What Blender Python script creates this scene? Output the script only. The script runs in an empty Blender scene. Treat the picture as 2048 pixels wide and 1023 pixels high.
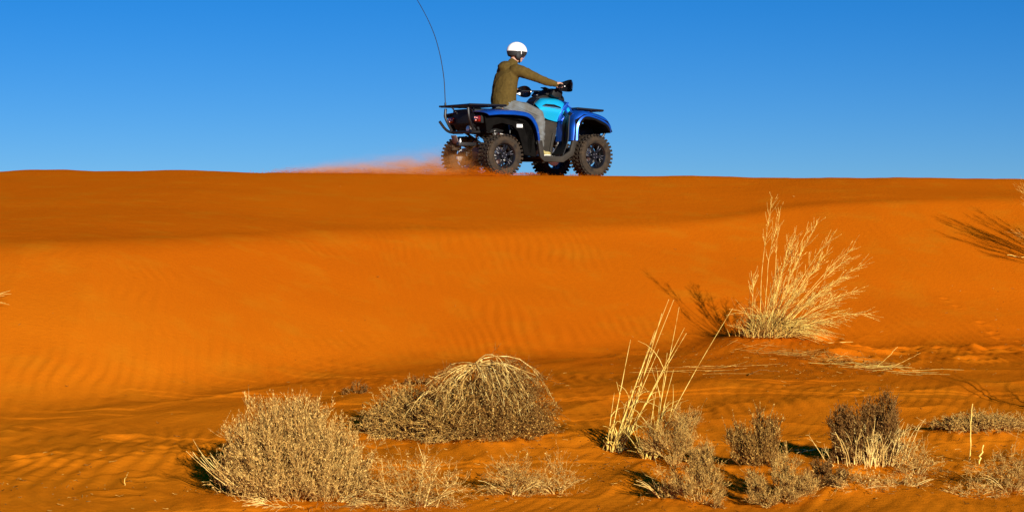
import bpy, bmesh, math, random
import numpy as np
from mathutils import Vector, Matrix
R = math.radians
rng = np.random.default_rng(7)
random.seed(7)
scene = bpy.context.scene
col = scene.collection

# ------------------------------------------------------------------ camera
EYE = 1.6
cd = bpy.data.cameras.new('camera'); cam = bpy.data.objects.new('camera', cd); col.objects.link(cam)
cam.location = (0, 0, EYE)
cam.rotation_euler = (R(90 - 1.82), 0, 0)
cd.sensor_width = 36.0
cd.lens = 36.0 * 3800 / 2048
cd.clip_end = 9000
scene.camera = cam

# ------------------------------------------------------------------ light
SUN_AZ = (0.37, -0.929)          # horizontal direction towards the sun: behind the camera and to its right
SUN_EL = R(15.5)
SUN_STRENGTH = 5.0
w = bpy.data.worlds.new('World'); scene.world = w; w.use_nodes = True
nt = w.node_tree; nt.nodes.clear()
sky = nt.nodes.new('ShaderNodeTexSky'); sky.sky_type = 'NISHITA'; sky.sun_disc = False
sky.sun_elevation = SUN_EL
sky.sun_rotation = math.atan2(SUN_AZ[0], SUN_AZ[1])
sky.altitude = 1500; sky.air_density = 1.0; sky.dust_density = 0.0; sky.ozone_density = 5.0
geo_n = nt.nodes.new('ShaderNodeTexCoord'); lift = nt.nodes.new('ShaderNodeVectorMath'); lift.operation = 'ADD'
lift.inputs[1].default_value = (0, 0, .04)           # thin dry desert air: hardly any pale band above the horizon
norm = nt.nodes.new('ShaderNodeVectorMath'); norm.operation = 'NORMALIZE'
nt.links.new(geo_n.outputs['Generated'], lift.inputs[0]); nt.links.new(lift.outputs[0], norm.inputs[0]); nt.links.new(norm.outputs[0], sky.inputs[0])
tint = nt.nodes.new('ShaderNodeMix'); tint.data_type = 'RGBA'; tint.blend_type = 'MULTIPLY'; tint.inputs[0].default_value = 1
tint.inputs[7].default_value = (.60, .71, .91, 1)
hs = nt.nodes.new('ShaderNodeHueSaturation'); hs.inputs['Saturation'].default_value = 1.28; hs.inputs['Value'].default_value = 1.0
bg = nt.nodes.new('ShaderNodeBackground'); bg.inputs[1].default_value = 0.065
out = nt.nodes.new('ShaderNodeOutputWorld')
nt.links.new(sky.outputs[0], hs.inputs['Color']); nt.links.new(hs.outputs[0], tint.inputs[6]); nt.links.new(tint.outputs[2], bg.inputs[0]); nt.links.new(bg.outputs[0], out.inputs[0])
sd = bpy.data.lights.new('sun', 'SUN'); sun = bpy.data.objects.new('sun', sd); col.objects.link(sun)
sd.energy = SUN_STRENGTH; sd.angle = R(0.53); sd.color = (1.0, 0.93, 0.82)
sv = Vector((SUN_AZ[0] * math.cos(SUN_EL), SUN_AZ[1] * math.cos(SUN_EL), math.sin(SUN_EL)))
sun.rotation_euler = sv.to_track_quat('Z', 'Y').to_euler()
vs = scene.view_settings
vs.view_transform = 'Standard'; vs.look = 'None'; vs.gamma = 1; vs.use_curve_mapping = False
vs.exposure = 0.66
scene.cycles.volume_bounces = 1
scene.cycles.max_bounces = 6

# ------------------------------------------------------------------ helpers
def tag(o, label=None, cat=None, group=None, kind=None):
    if label: o['label'] = label
    if cat: o['category'] = cat
    if group: o['group'] = group
    if kind: o['kind'] = kind
    return o
def empty(name, loc=(0, 0, 0), rz=0.0):
    o = bpy.data.objects.new(name, None); col.objects.link(o)
    o.location = loc; o.rotation_euler = (0, 0, rz); o.empty_display_size = .1
    return o
def link(name, me, mat=None, parent=None, smooth=True):
    if mat: me.materials.append(mat)
    if smooth and len(me.polygons): me.polygons.foreach_set('use_smooth', np.ones(len(me.polygons), bool))
    o = bpy.data.objects.new(name, me); col.objects.link(o)
    if parent: o.parent = parent
    return o
def np_mesh(name, verts, faces):
    """verts (N,3), faces (M,k) arrays -> mesh"""
    me = bpy.data.meshes.new(name)
    faces = np.asarray(faces, np.int32); k = faces.shape[1]
    me.vertices.add(len(verts)); me.vertices.foreach_set('co', np.asarray(verts, np.float32).ravel())
    me.loops.add(faces.size); me.loops.foreach_set('vertex_index', faces.ravel())
    me.polygons.add(len(faces)); me.polygons.foreach_set('loop_start', np.arange(0, faces.size, k, dtype=np.int32))
    me.polygons.foreach_set('loop_total', np.full(len(faces), k, np.int32))
    me.update(calc_edges=True)
    return me
# value noise, vectorised
_perm = rng.permutation(4096)
_val = rng.random(4096) * 2 - 1
def vnoise(x, y, seed=0):
    xi = np.floor(x).astype(int); yi = np.floor(y).astype(int)
    fx = x - xi; fy = y - yi
    fx = fx * fx * fx * (fx * (fx * 6 - 15) + 10); fy = fy * fy * fy * (fy * (fy * 6 - 15) + 10)
    def h(a, b): return _val[_perm[(_perm[(a + seed * 37) & 4095] + b) & 4095]]
    return (h(xi, yi) * (1 - fx) + h(xi + 1, yi) * fx) * (1 - fy) + (h(xi, yi + 1) * (1 - fx) + h(xi + 1, yi + 1) * fx) * fy
def fbm(x, y, octs=4, seed=0, gain=.5):
    s = 0; a = 1
    for i in range(octs):
        s = s + a * vnoise(x * 2 ** i + 13.7 * i, y * 2 ** i - 7.3 * i, seed + i); a *= gain
    return s
def sstep(a, b, x):
    t = np.clip((x - a) / (b - a), 0, 1); return t * t * (3 - 2 * t)
def smin(a, b, k):
    h = np.clip(.5 + .5 * (b - a) / k, 0, 1); return b * (1 - h) + a * h - k * h * (1 - h)
def smax(a, b, k): return -smin(-a, -b, k)

# ------------------------------------------------------------------ materials
def mat(name, color, rough=.6, metal=0.0, spec=.5, coat=0.0, noise=0.0, scale=20.0, bump=0.0, bscale=60.0, color2=None, emit=None, estr=0):
    m = bpy.data.materials.new(name); m.use_nodes = True
    t = m.node_tree; b = t.nodes['Principled BSDF']
    b.inputs['Base Color'].default_value = (*color, 1); b.inputs['Roughness'].default_value = rough
    b.inputs['Metallic'].default_value = metal; b.inputs['Specular IOR Level'].default_value = spec
    b.inputs['Coat Weight'].default_value = coat; b.inputs['Coat Roughness'].default_value = .08
    tc = t.nodes.new('ShaderNodeTexCoord')
    if noise or color2:
        n = t.nodes.new('ShaderNodeTexNoise'); n.inputs['Scale'].default_value = scale; n.inputs['Detail'].default_value = 5
        t.links.new(tc.outputs['Object'], n.inputs['Vector'])
        r = t.nodes.new('ShaderNodeValToRGB'); r.color_ramp.elements[0].position = .32; r.color_ramp.elements[1].position = .68
        c2 = color2 or tuple(c * (1 - noise) for c in color)
        r.color_ramp.elements[0].color = (*c2, 1); r.color_ramp.elements[1].color = (*color, 1)
        t.links.new(n.outputs['Fac'], r.inputs[0]); t.links.new(r.outputs[0], b.inputs['Base Color'])
    if bump:
        n2 = t.nodes.new('ShaderNodeTexNoise'); n2.inputs['Scale'].default_value = bscale; n2.inputs['Detail'].default_value = 4
        t.links.new(tc.outputs['Object'], n2.inputs['Vector'])
        bp = t.nodes.new('ShaderNodeBump'); bp.inputs['Strength'].default_value = .6; bp.inputs['Distance'].default_value = bump
        t.links.new(n2.outputs['Fac'], bp.inputs['Height']); t.links.new(bp.outputs[0], b.inputs['Normal'])
    if emit:
        b.inputs['Emission Color'].default_value = (*emit, 1); b.inputs['Emission Strength'].default_value = estr
    return m

# ------------------------------------------------------------------ the dune
FOOT_X = [-60, -3.9, -2.6, -1.1, .2, 1.0, 2.3, 3.4, 4.9, 6, 60]
FOOT_D = [11.5, 13.4, 15.2, 16.9, 17.5, 17.8, 18.3, 18.8, 18.7, 19.2, 20]
BRK_X = [-60, -4.9, -2.3, -.5, 1.0, 2.1, 2.9, 3.6, 4.6, 6, 60]
BRK_Z = [1.10, 1.15, 1.18, 1.20, 1.22, 1.27, 1.36, 1.49, 1.53, 1.54, 1.5]
CR_X = [-60, -7, -6.1, -5, -3, -1, 0, 2.5, 7, 60]
CR_Z = [1.9, 1.935, 1.95, 1.94, 1.925, 1.89, 1.885, 1.87, 1.812, 1.8]
STEEP = .30
def base_height(x, d):
    """large shape of the dune, metres"""
    xs = x + .5 * np.sin(d * .35)
    foot = sum(np.interp(xs + k, FOOT_X, FOOT_D) for k in (-.6, 0, .6)) / 3
    brk = sum(np.interp(x + k, BRK_X, BRK_Z) for k in (-.35, 0, .35)) / 3
    zc = sum(np.interp(x + k, CR_X, CR_Z) for k in (-.8, 0, .8)) / 3
    rise = .012 * (d - 8)
    face = STEEP * (d - foot) + .12
    db = foot + (brk - .12) / STEEP                     # distance of the brink where the face eases off
    top = brk + (zc + .06 - brk) * (d - db) / (26.6 - db)
    kz = .03 + .07 * sstep(1, -5, x)
    z = smin(face, top, kz)
    z = smin(z, zc, .05)
    z = smax(z, np.clip(rise, 0, .14), .10 + .08 * sstep(0, -4, x))
    back = zc - .22 * (d - 29.3)
    z = smin(z, back, .3)
    z = smax(z, -.3 + 0 * d, .5)
    z = z - sstep(60, 30, d) * 0
    return z, foot, db
def detail(x, d, foot, db):
    near = sstep(foot + .9, foot - 1.0, d)             # 1 on the trampled ground below the dune
    face = sstep(foot - .2, foot + .6, d) * sstep(db + 1.0, db + .1, d)
    u = x * .94 - d * .34; v = x * .34 + d * .94       # v: the way the wind streaks run
    z = near * (.015 * fbm(x * .6, d * .7, 2, 1) + .012 * fbm(u * 1.5, v * .55, 3, 4) + .004 * fbm(u * 4.5, v * 1.8, 3, 7))
    h = fbm(u * 1.1 + 2, v * .7, 3, 9)
    z = z + near * .016 * (1 - np.abs(h)) ** 3
    # small wind ripples running away from the eye, in patches
    wob = fbm(x * .8, d * .6, 2, 21)
    m = sstep(-.15, .45, fbm(x * .5 + 3, d * .5, 2, 30))
    ph = (u + .10 * wob) * 2 * np.pi / .082
    z = z + near * m * .0023 * (np.sin(ph) + .3 * np.sin(2 * ph + 1)) * (.6 + .5 * vnoise(u * 2, v * 4, 31))
    m2 = sstep(.05, .5, fbm(x * .6 - 8, d * .6, 2, 33))
    ph = (x * .75 + d * .12 + .12 * wob) * 2 * np.pi / .095
    z = z + near * m2 * .0040 * np.sin(ph + 1.5 * vnoise(x * 3, d * 3, 35))
    # a few low scarps where the crust has slipped
    sc = fbm(x * .5 + 20, d * 1.1 - x * .1, 3, 37)
    z = z + near * .007 * sstep(.0, .06, sc) + near * .006 * sstep(-.28, -.24, sc)
    # ripples that climb the lower part of the face
    lowf = sstep(foot - .8, foot + .1, d) * sstep(foot + 1.6, foot + .3, d)
    ph = (x * 1.0 + d * .22 + .12 * fbm(x * 1.2, d * .8, 2, 40)) * 2 * np.pi / .115
    a = .5 + .5 * vnoise(x * .9, d * 1.3, 44)
    z = z + (lowf * .0045 * a + face * .0021 * sstep(-.6, .5, fbm(x * .4, d * .5, 2, 46))) * np.sin(ph)
    z = z + face * .012 * fbm(x * .5, d * .8, 2, 50)
    # flat top: faint cross ripples
    top = sstep(db - .1, db + .6, d) * sstep(27, 26, d)
    z = z + top * .0014 * fbm(x * 5, d * 14, 2, 60) + top * .010 * fbm(x * .35, d * .6, 2, 61)
    # small irregularities along the crest
    z = z + sstep(25, 26.2, d) * sstep(30, 28, d) * .013 * fbm(x * 1.1, d * .3, 4, 70) * sstep(.8, 2.0, np.abs(x - .2))
    # footprints tumbling across the foot of the dune on the right
    return z
PRINTS = []
_r = np.random.default_rng(3)
for i in range(26):                                     # line of prints at the foot, right
    PRINTS.append((2.9 + i * .13 + _r.normal(0, .06), 17.7 + .10 * np.sin(i) + _r.normal(0, .30), .10 + .06 * _r.random(), .030 + .02 * _r.random()))
for i in range(7):                                      # trail coming down the face
    PRINTS.append((4.55 + i * .09 + _r.normal(0, .05), 20.2 - i * .30 + _r.normal(0, .08), .03 + .03 * _r.random(), .008 + .006 * _r.random()))
for i in range(30):
    PRINTS.append((_r.uniform(-3, 4), _r.uniform(9.5, 12.3), .06 + .06 * _r.random(), .012 * _r.random() + .006))
MOUNDS = [  # sand piled against plants: x, d, radius, height
    (2.35, 17.9, .75, .17), (-1.35, 11.2, .55, .07), (.0, 12.6, .42, .06), (-.5, 12.9, .6, .06), (.62, 11.6, .45, .06),
    (2.0, 11.0, .5, .05), (2.9, 17.3, .5, .07), (1.35, 14.6, .9, .07), (2.1, 13.6, .7, .07), (-.1, 11.75, .5, .05),
    (1.2, 10.5, .5, .05), (-2.3, 11.2, .8, .05), (2.9, 12.0, .45, .10), (1.75, 9.9, .35, .05)]
def height(x, d, fine=True):
    x = np.asarray(x, float); d = np.asarray(d, float)
    z, foot, db = base_height(x, d)
    if fine: z = z + detail(x, d, foot, db)
    for mx, md, mr, mh in MOUNDS:
        q = ((x - mx) / mr) ** 2 + ((d - md) / mr) ** 2
        z = z + mh * np.exp(-q * 1.6)
    for mx, md, mr, mh in PRINTS:
        q = np.sqrt(((x - mx) / mr) ** 2 + ((d - md) / (mr * .8)) ** 2)
        z = z + mh * (-np.exp(-q ** 2 * 1.5) + .55 * np.exp(-((q - 1.5) / .5) ** 2))
    far = sstep(60, 160, np.hypot(x, d))
    z = z * (1 - far) + far * (.25 * fbm(x * .01, d * .01, 3, 80))
    return z
def gz(x, d): return float(height(np.array([x]), np.array([d]))[0])

def spaced(segs):
    out = []
    for a, b, s in segs: out.append(np.arange(a, b - 1e-6, s))
    return np.concatenate(out + [[segs[-1][1]]])
def geo(a, b, n): return a * (b / a) ** (np.arange(n) / (n - 1))
fx = spaced([(-8.2, -4.4, .03), (-4.4, 4.4, .0165), (4.4, 8.2, .03)])
xs = np.concatenate([-geo(8.4, 3500, 40)[::-1], fx, geo(8.4, 3500, 40)])
fy = spaced([(8.6, 17.8, .0185), (17.8, 22, .024), (22, 29, .05)])
ys = np.concatenate([-geo(.4, 3500, 30)[::-1], np.arange(0, 8.5, .25), fy, geo(29.2, 3500, 50)])
GX, GY = np.meshgrid(xs, ys)
GZ = height(GX, GY)
nv = len(xs)
V = np.stack([GX, GY, GZ], -1).reshape(-1, 3)
idx = np.arange(len(ys) * nv).reshape(len(ys), nv)
F = np.stack([idx[:-1, :-1], idx[:-1, 1:], idx[1:, 1:], idx[1:, :-1]], -1).reshape(-1, 4)

sand = bpy.data.materials.new('red_sand'); sand.use_nodes = True
t = sand.node_tree; b = t.nodes['Principled BSDF']
b.inputs['Roughness'].default_value = 1.0; b.inputs['Specular IOR Level'].default_value = 0.0
tc = t.nodes.new('ShaderNodeTexCoord')
def tnoise(scale, detail=4, rough=.55):
    n = t.nodes.new('ShaderNodeTexNoise'); n.inputs['Scale'].default_value = scale; n.inputs['Detail'].default_value = detail
    n.inputs['Roughness'].default_value = rough; t.links.new(tc.outputs['Object'], n.inputs['Vector']); return n
def mixc(f, a, bb, fac=None):
    m = t.nodes.new('ShaderNodeMix'); m.data_type = 'RGBA'
    if isinstance(f, float): m.inputs[0].default_value = f
    else: t.links.new(f, m.inputs[0])
    for s, v in ((6, a), (7, bb)):
        if isinstance(v, tuple): m.inputs[s].default_value = (*v, 1)
        else: t.links.new(v, m.inputs[s])
    return m.outputs[2]
def ramp(inp, p0, p1):
    r = t.nodes.new('ShaderNodeMapRange'); r.inputs['From Min'].default_value = p0; r.inputs['From Max'].default_value = p1
    t.links.new(inp, r.inputs['Value']); return r.outputs[0]
c1 = mixc(ramp(tnoise(.35, 3).outputs['Fac'], .35, .65), (.56, .128, .0022), (.52, .112, .0022))
c2 = mixc(ramp(tnoise(90, 3, .7).outputs['Fac'], .35, .7), c1, (.47, .096, .0025))
c3 = mixc(ramp(tnoise(2.2, 5, .6).outputs['Fac'], .50, .75), c2, (.50, .135, .004))
gr = ramp(tnoise(260, 2, .8).outputs['Fac'], .60, .72)
c4 = mixc(gr, c3, (.34, .062, .002))
sy = t.nodes.new('ShaderNodeSeparateXYZ'); t.links.new(tc.outputs['Object'], sy.inputs[0])
ad = t.nodes.new('ShaderNodeMath'); ad.operation = 'MULTIPLY_ADD'; ad.inputs[1].default_value = 6.0
t.links.new(tnoise(.45, 4).outputs['Fac'], ad.inputs[0]); t.links.new(sy.outputs['Y'], ad.inputs[2])
mr = ramp(ad.outputs[0], 20.5, 14.5)                 # crusted, paler sand on the low ground
ml = t.nodes.new('ShaderNodeMath'); ml.operation = 'MULTIPLY'; ml.inputs[1].default_value = .62; t.links.new(mr, ml.inputs[0])
c5 = mixc(ml.outputs[0], c4, (.70, .205, .006))
t.links.new(c5, b.inputs['Base Color'])
bp = t.nodes.new('ShaderNodeBump'); bp.inputs['Strength'].default_value = .5; bp.inputs['Distance'].default_value = .006
t.links.new(tnoise(110, 4, .75).outputs['Fac'], bp.inputs['Height'])
bp2 = t.nodes.new('ShaderNodeBump'); bp2.inputs['Strength'].default_value = .28; bp2.inputs['Distance'].default_value = .02
t.links.new(tnoise(22, 4, .6).outputs['Fac'], bp2.inputs['Height']); t.links.new(bp.outputs[0], bp2.inputs['Normal'])
t.links.new(bp2.outputs[0], b.inputs['Normal'])
ground = link('sand_dune_ground', np_mesh('sand_dune_ground', V, F), sand)
tag(ground, 'orange red sand dune with rippled foot and smooth crest', kind='structure')

# ------------------------------------------------------------------ dry plants
def plant_mat(name, c_lit, c_mid, c_dark, scale=35):
    m = bpy.data.materials.new(name); m.use_nodes = True
    t = m.node_tree; b = t.nodes['Principled BSDF']; b.inputs['Roughness'].default_value = 1.0; b.inputs['Specular IOR Level'].default_value = 0.0
    tc = t.nodes.new('ShaderNodeTexCoord'); n = t.nodes.new('ShaderNodeTexNoise'); n.inputs['Scale'].default_value = scale; n.inputs['Detail'].default_value = 3
    n.inputs['Roughness'].default_value = .7
    t.links.new(tc.outputs['Object'], n.inputs['Vector'])
    r = t.nodes.new('ShaderNodeValToRGB'); e = r.color_ramp.elements; e[0].position = .34; e[1].position = .66
    e[0].color = (*c_dark, 1); e[1].color = (*c_lit, 1); k = e.new(.5); k.color = (*c_mid, 1)
    t.links.new(n.outputs['Fac'], r.inputs[0]); t.links.new(r.outputs[0], b.inputs['Base Color'])
    return m
STRAW = plant_mat('straw_stalk', (0.88, 0.6664, 0.176), (0.74, 0.5096, 0.112), (0.42, 0.2156, 0.032), 18)
STRAW_D = plant_mat('weathered_straw', (0.74, 0.4508, 0.104), (0.52, 0.2744, 0.048), (0.25, 0.098, 0.016), 25)
TWIG = plant_mat('pale_dry_twig', (0.84, 0.5684, 0.16), (0.5, 0.2744, 0.064), (0.16, 0.0637, 0.016), 40)
TWIG_P = plant_mat('bleached_dry_stem', (0.9, 0.686, 0.24), (0.74, 0.49, 0.136), (0.38, 0.1862, 0.04), 20)
TWIG_B = plant_mat('brown_dry_twig', (.42, .23, .055), (.20, .085, .018), (.06, .022, .006), 40)
LEAF_G = plant_mat('grey_olive_dry_leaf', (.80, .50, .12), (.26, .125, .024), (.05, .018, .005), 75)
LEAF_S = plant_mat('straw_coloured_dry_leaf', (0.96, 0.6664, 0.208), (0.46, 0.245, 0.056), (0.09, 0.0343, 0.008), 75)
LEAF_D = plant_mat('dark_brown_dry_leaf', (.44, .25, .07), (.14, .06, .016), (.04, .016, .005), 75)

def unit(v): return v / (np.linalg.norm(v, axis=-1, keepdims=True) + 1e-9)
def curves(base, d0, length, K=6, bend=None, wig=.06, g=None):
    """N stems as (N,K,3): start direction d0, ends blended to direction bend, with wiggle"""
    g = g or rng
    N = len(base); d0 = unit(d0); bend = d0 if bend is None else unit(bend)
    P = [base]; step = (length / (K - 1))[:, None]
    w = g.normal(0, wig, (N, 3))
    for i in range(1, K):
        f = i / (K - 1)
        w = w * .6 + g.normal(0, wig, (N, 3))
        P.append(P[-1] + unit(d0 * (1 - f) + bend * f + w) * step)
    return np.stack(P, 1)
def tubes(P, r0, r1, sides=3):
    """tapered tubes along (N,K,3) polylines -> verts, faces"""
    N, K, _ = P.shape
    T = unit(np.gradient(P, axis=1)); ref = np.where(np.abs(T[..., 2:3]) > .9, np.array([1., 0, 0]), np.array([0, 0, 1.]))
    A = unit(np.cross(T, ref)); B = np.cross(T, A)
    f = np.linspace(0, 1, K)[None, :, None]
    r0 = np.broadcast_to(np.asarray(r0, float), (N,))[:, None, None]; r1 = np.broadcast_to(np.asarray(r1, float), (N,))[:, None, None]
    r = r0 * (1 - f) + r1 * f
    V = np.stack([P + (A * math.cos(a) + B * math.sin(a)) * r for a in np.arange(sides) * 2 * math.pi / sides], 2)
    idx = np.arange(N * K * sides).reshape(N, K, sides); nx = np.roll(idx, -1, 2)
    F = np.stack([idx[:, :-1], nx[:, :-1], nx[:, 1:], idx[:, 1:]], -1).reshape(-1, 4)
    return V.reshape(-1, 3), F
def leaflets(C, size, g=None, elong=1.8, along=None):
    g = g or rng; N = len(C)
    A = unit(g.normal(size=(N, 3)) if along is None else along + g.normal(0, .5, (N, 3)))
    B = unit(np.cross(A, g.normal(size=(N, 3))))
    s = (size * (.6 + .8 * g.random(N)))[:, None]
    n = np.cross(A, B) * s * .25
    V = np.stack([C - A * s * elong / 2, C + B * s / 2 + n, C + A * s * elong / 2, C - B * s / 2 + n], 1).reshape(-1, 3)
    return V, np.arange(N * 4).reshape(N, 4)
def join(*parts):
    V = []; F = []; o = 0
    for v, f in parts: V.append(v); F.append(f + o); o += len(v)
    return np.concatenate(V), np.concatenate(F)
def pick(P, n, lo=.3, hi=1.0, g=None):
    """n random points on stems with their tangents"""
    g = g or rng; N, K, _ = P.shape
    i = g.integers(0, N, n); t = (lo + (hi - lo) * g.random(n)) * (K - 1)
    k = np.minimum(t.astype(int), K - 2); f = (t - k)[:, None]
    return P[i, k] * (1 - f) + P[i, k + 1] * f, unit(P[i, k + 1] - P[i, k])
def plant(name, x, d, label, cat, group=None):
    r = empty(name, (x, d, gz(x, d) - .01)); tag(r, label, cat, group); return r
def part(name, parts, m, root, label=None):
    v, f = join(*parts) if isinstance(parts, list) else parts
    o = link(name, np_mesh(name, v, f), m, root, smooth=False)
    if label: o['label'] = label
    return o

def bush(root, rx, ry, h, n1=70, n2=900, n3=5200, nl=9000, leaf=.007, lean=(0, 0), stemm=TWIG, leafm=LEAF_S, seed=0, up=.35, r=.0024, spread=.18, open_=.0, fringe=0, hollow=.35, tw=1.0, dome=2.2, off=(0, 0)):
    """dense rounded dry shrub: stems fan out from the root, twigs and crumbs of leaf fill the outer shell"""
    g = np.random.default_rng(seed)
    th = g.random(n1) * 2 * math.pi; q = np.sqrt(g.random(n1))
    cz = (1 - q ** dome) * h * (.75 + .35 * g.random(n1)) + .10 * h * g.random(n1)
    lump = 1 + .08 * np.sin(th * 3 + seed) + .08 * np.sin(th * 5 + 2 * seed)
    tip = np.stack([np.cos(th) * q * rx * .9 * lump + lean[0] * cz, np.sin(th) * q * ry * .9 * lump + lean[1] * cz, cz], 1)
    base = np.stack([np.cos(th) * q * rx * spread, np.sin(th) * q * ry * spread, 0 * th], 1)
    sh = np.array([off[0], off[1], 0.]); tip = tip + sh; base = base + sh
    v = tip - base; L = np.linalg.norm(v, axis=1)
    P1 = curves(base, v + np.array([0, 0, 1.]) * L[:, None] * .35, L * 1.02, 7, v - np.array([0, 0, 1.]) * L[:, None] * .30, .12, g)
    c, tg = pick(P1, n2, hollow, 1, g)
    rad = unit(c - np.array([off[0], off[1], -.2 * h]))
    P2 = curves(c, tg + g.normal(0, .55, (n2, 3)), (.12 + .20 * g.random(n2)) * h * tw, 5, rad * .6 + np.array([0, 0, up]) + g.normal(0, .35, (n2, 3)), .12, g)
    c, tg = pick(P2, n3, .15, 1, g)
    P3 = curves(c, tg + g.normal(0, .7, (n3, 3)), (.035 + .075 * g.random(n3)) * h ** .5, 3, tg + np.array([0, 0, up]) + g.normal(0, .6, (n3, 3)), .15, g)
    c, tg = pick(P3, nl, .2, 1, g)
    o = part('stem', [tubes(P1, r * 1.5, r * .8, 4)], stemm, root); o['kind'] = 'stuff'
    o = part('twigs', [tubes(P2, r * .75, r * .45), tubes(P3, r * .5, r * .3)], stemm, root); o['kind'] = 'stuff'; o.name = 'twig_mass'
    o = part('foliage', leaflets(c, leaf * .62, g, 3.4, tg + np.array([0, 0, .35])), leafm, root); o['kind'] = 'stuff'
    if fringe:
        c, tg = pick(P2, fringe, .8, 1, g); c = c[c[:, 2] > .45 * h]; nf = len(c)
        if nf:
            P4 = curves(c, np.array([0, 0, 1.]) + g.normal(0, .3, (nf, 3)), .05 + .06 * g.random(nf), 4, None, .08, g)
            cc, _ = pick(P4, nf * 7, .2, 1, g)
            o = part('sprig', [tubes(P4, r * .5, r * .3), leaflets(cc, leaf * .9, g)], leafm, root); o['kind'] = 'stuff'
    return P1

def mound(root, rx, ry, h, n2=1600, n3=9000, nl=20000, leaf=.0072, stemm=TWIG_B, leafm=LEAF_G, seed=0, skew=0.0, n1=26, r=.0014):
    """dense low tangle: twigs fill a lumpy half dome"""
    g = np.random.default_rng(seed)
    r_ = g.random(n2) ** .4; a_ = g.uniform(-math.pi, math.pi, n2); e_ = g.random(n2)
    lump = 1 + .13 * np.sin(a_ * 3 + seed) + .09 * np.sin(a_ * 7 + 2 * seed)
    q = np.sqrt(1 - e_ ** 2)
    c = np.stack([rx * .88 * r_ * np.cos(a_) * q * lump, ry * .88 * r_ * np.sin(a_) * q * lump, h * .84 * r_ * e_ * (1 + .12 * np.sin(a_ * 4 + seed))], 1)
    c[:, 0] += skew * c[:, 2]
    P2 = curves(c, g.normal(size=(n2, 3)) + unit(c) * .8, (.25 + .35 * g.random(n2)) * h, 5, unit(c) + g.normal(0, .7, (n2, 3)), .15, g)
    P2[:, :, 2] = np.maximum(P2[:, :, 2], 0)
    c, tg = pick(P2, n3, .1, 1, g)
    P3 = curves(c, tg + g.normal(0, .8, (n3, 3)), .015 + .035 * g.random(n3), 3, None, .15, g)
    c, tg = pick(P3, nl, .1, 1, g)
    th = g.random(n1) * 6.283
    P1 = curves(np.stack([np.cos(th) * rx * .2, np.sin(th) * ry * .2, 0 * th], 1), np.stack([np.cos(th) * rx, np.sin(th) * ry, h * .9 + 0 * th], 1), np.full(n1, .8 * max(h, rx * .7)), 6, np.stack([np.cos(th), np.sin(th), .2 + 0 * th], 1), .08, g)
    o = part('stem', tubes(P1, r * 2.2, r, 4), stemm if n1 > 20 else TWIG_P, root); o['kind'] = 'stuff'
    o = part('twig_mass', [tubes(P2, r, r * .6), tubes(P3, r * .65, r * .4)], stemm, root); o['kind'] = 'stuff'
    o = part('foliage', leaflets(c, leaf, g, 1.6), leafm, root); o['kind'] = 'stuff'

# --- big pale rounded bush
b1 = plant('dry_bush', -1.14, 9.85, 'large pale straw-coloured dome bush casting a black shadow on bare sand', 'bush')
bush(b1, .41, .38, .43, 170, 3000, 12500, 34000, .0066, (-.03, 0), TWIG, LEAF_S, 19, .9, .0015, .35, fringe=260, hollow=.25, tw=.75, dome=3.4)
g = np.random.default_rng(5)
n = 16; base = np.tile([-.16, -.1, .0], (n, 1)) + g.normal(0, .04, (n, 3)); base[:, 2] = .02
P = curves(base, np.stack([-1.2 + 0 * g.random(n), -.1 + .5 * (g.random(n) - .5), .25 + .35 * g.random(n)], 1), .30 + .12 * g.random(n), 7, np.stack([-.7 - .3 * g.random(n), .2 * g.normal(size=n), .8 + .5 * g.random(n)], 1), .05, g)
part('bleached_stem', tubes(P, .0028, .0012), TWIG_P, b1, 'bare bleached stems curling from the shaded side')
P = P
mb = np.random.default_rng(12); nn = 1100
r_ = mb.random(nn) ** .5; a_ = mb.uniform(-3.14, 3.14, nn); e_ = mb.random(nn) ** 1.4
c = np.stack([.02 + .40 * r_ * np.cos(a_) * np.sqrt(1 - e_ ** 2), .34 * r_ * np.sin(a_) * np.sqrt(1 - e_ ** 2), .34 * r_ * e_], 1)
PF = curves(c, unit(c) * .6 + np.array([0, 0, 1.]) + mb.normal(0, .4, (nn, 3)), .08 + .09 * mb.random(nn), 5, np.array([0, 0, 1.]) + mb.normal(0, .5, (nn, 3)), .12, mb)
cc, tt_ = pick(PF, 6000, .1, 1, mb); PG = curves(cc, tt_ + mb.normal(0, .7, (6000, 3)), .02 + .03 * mb.random(6000), 3, None, .15, mb)
cl, tl = pick(PG, 18000, .1, 1, mb)
o = part('inner_twig_mass', [tubes(PF, .0013, .0008), tubes(PG, .0009, .0006)], TWIG, b1); o['kind'] = 'stuff'
o = part('inner_foliage', leaflets(cl, .0044, mb, 3.2, tl), LEAF_S, b1); o['kind'] = 'stuff'
# skirt of low straw at its foot
n = 220; th = g.random(n) * 6.283
base = np.stack([.12 + np.cos(th) * .22, -.30 + np.sin(th) * .10, .0 * th], 1)
P = curves(base, np.stack([np.cos(th), np.sin(th) - .3, .5 + .5 * g.random(n)], 1), .07 + .10 * g.random(n), 5, np.stack([np.cos(th), np.sin(th), -.2 + 0 * th], 1), .15, g)
o = part('dry_grass_skirt', tubes(P[:130], .0015, .0007), TWIG_P, b1); o['kind'] = 'stuff'

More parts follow.
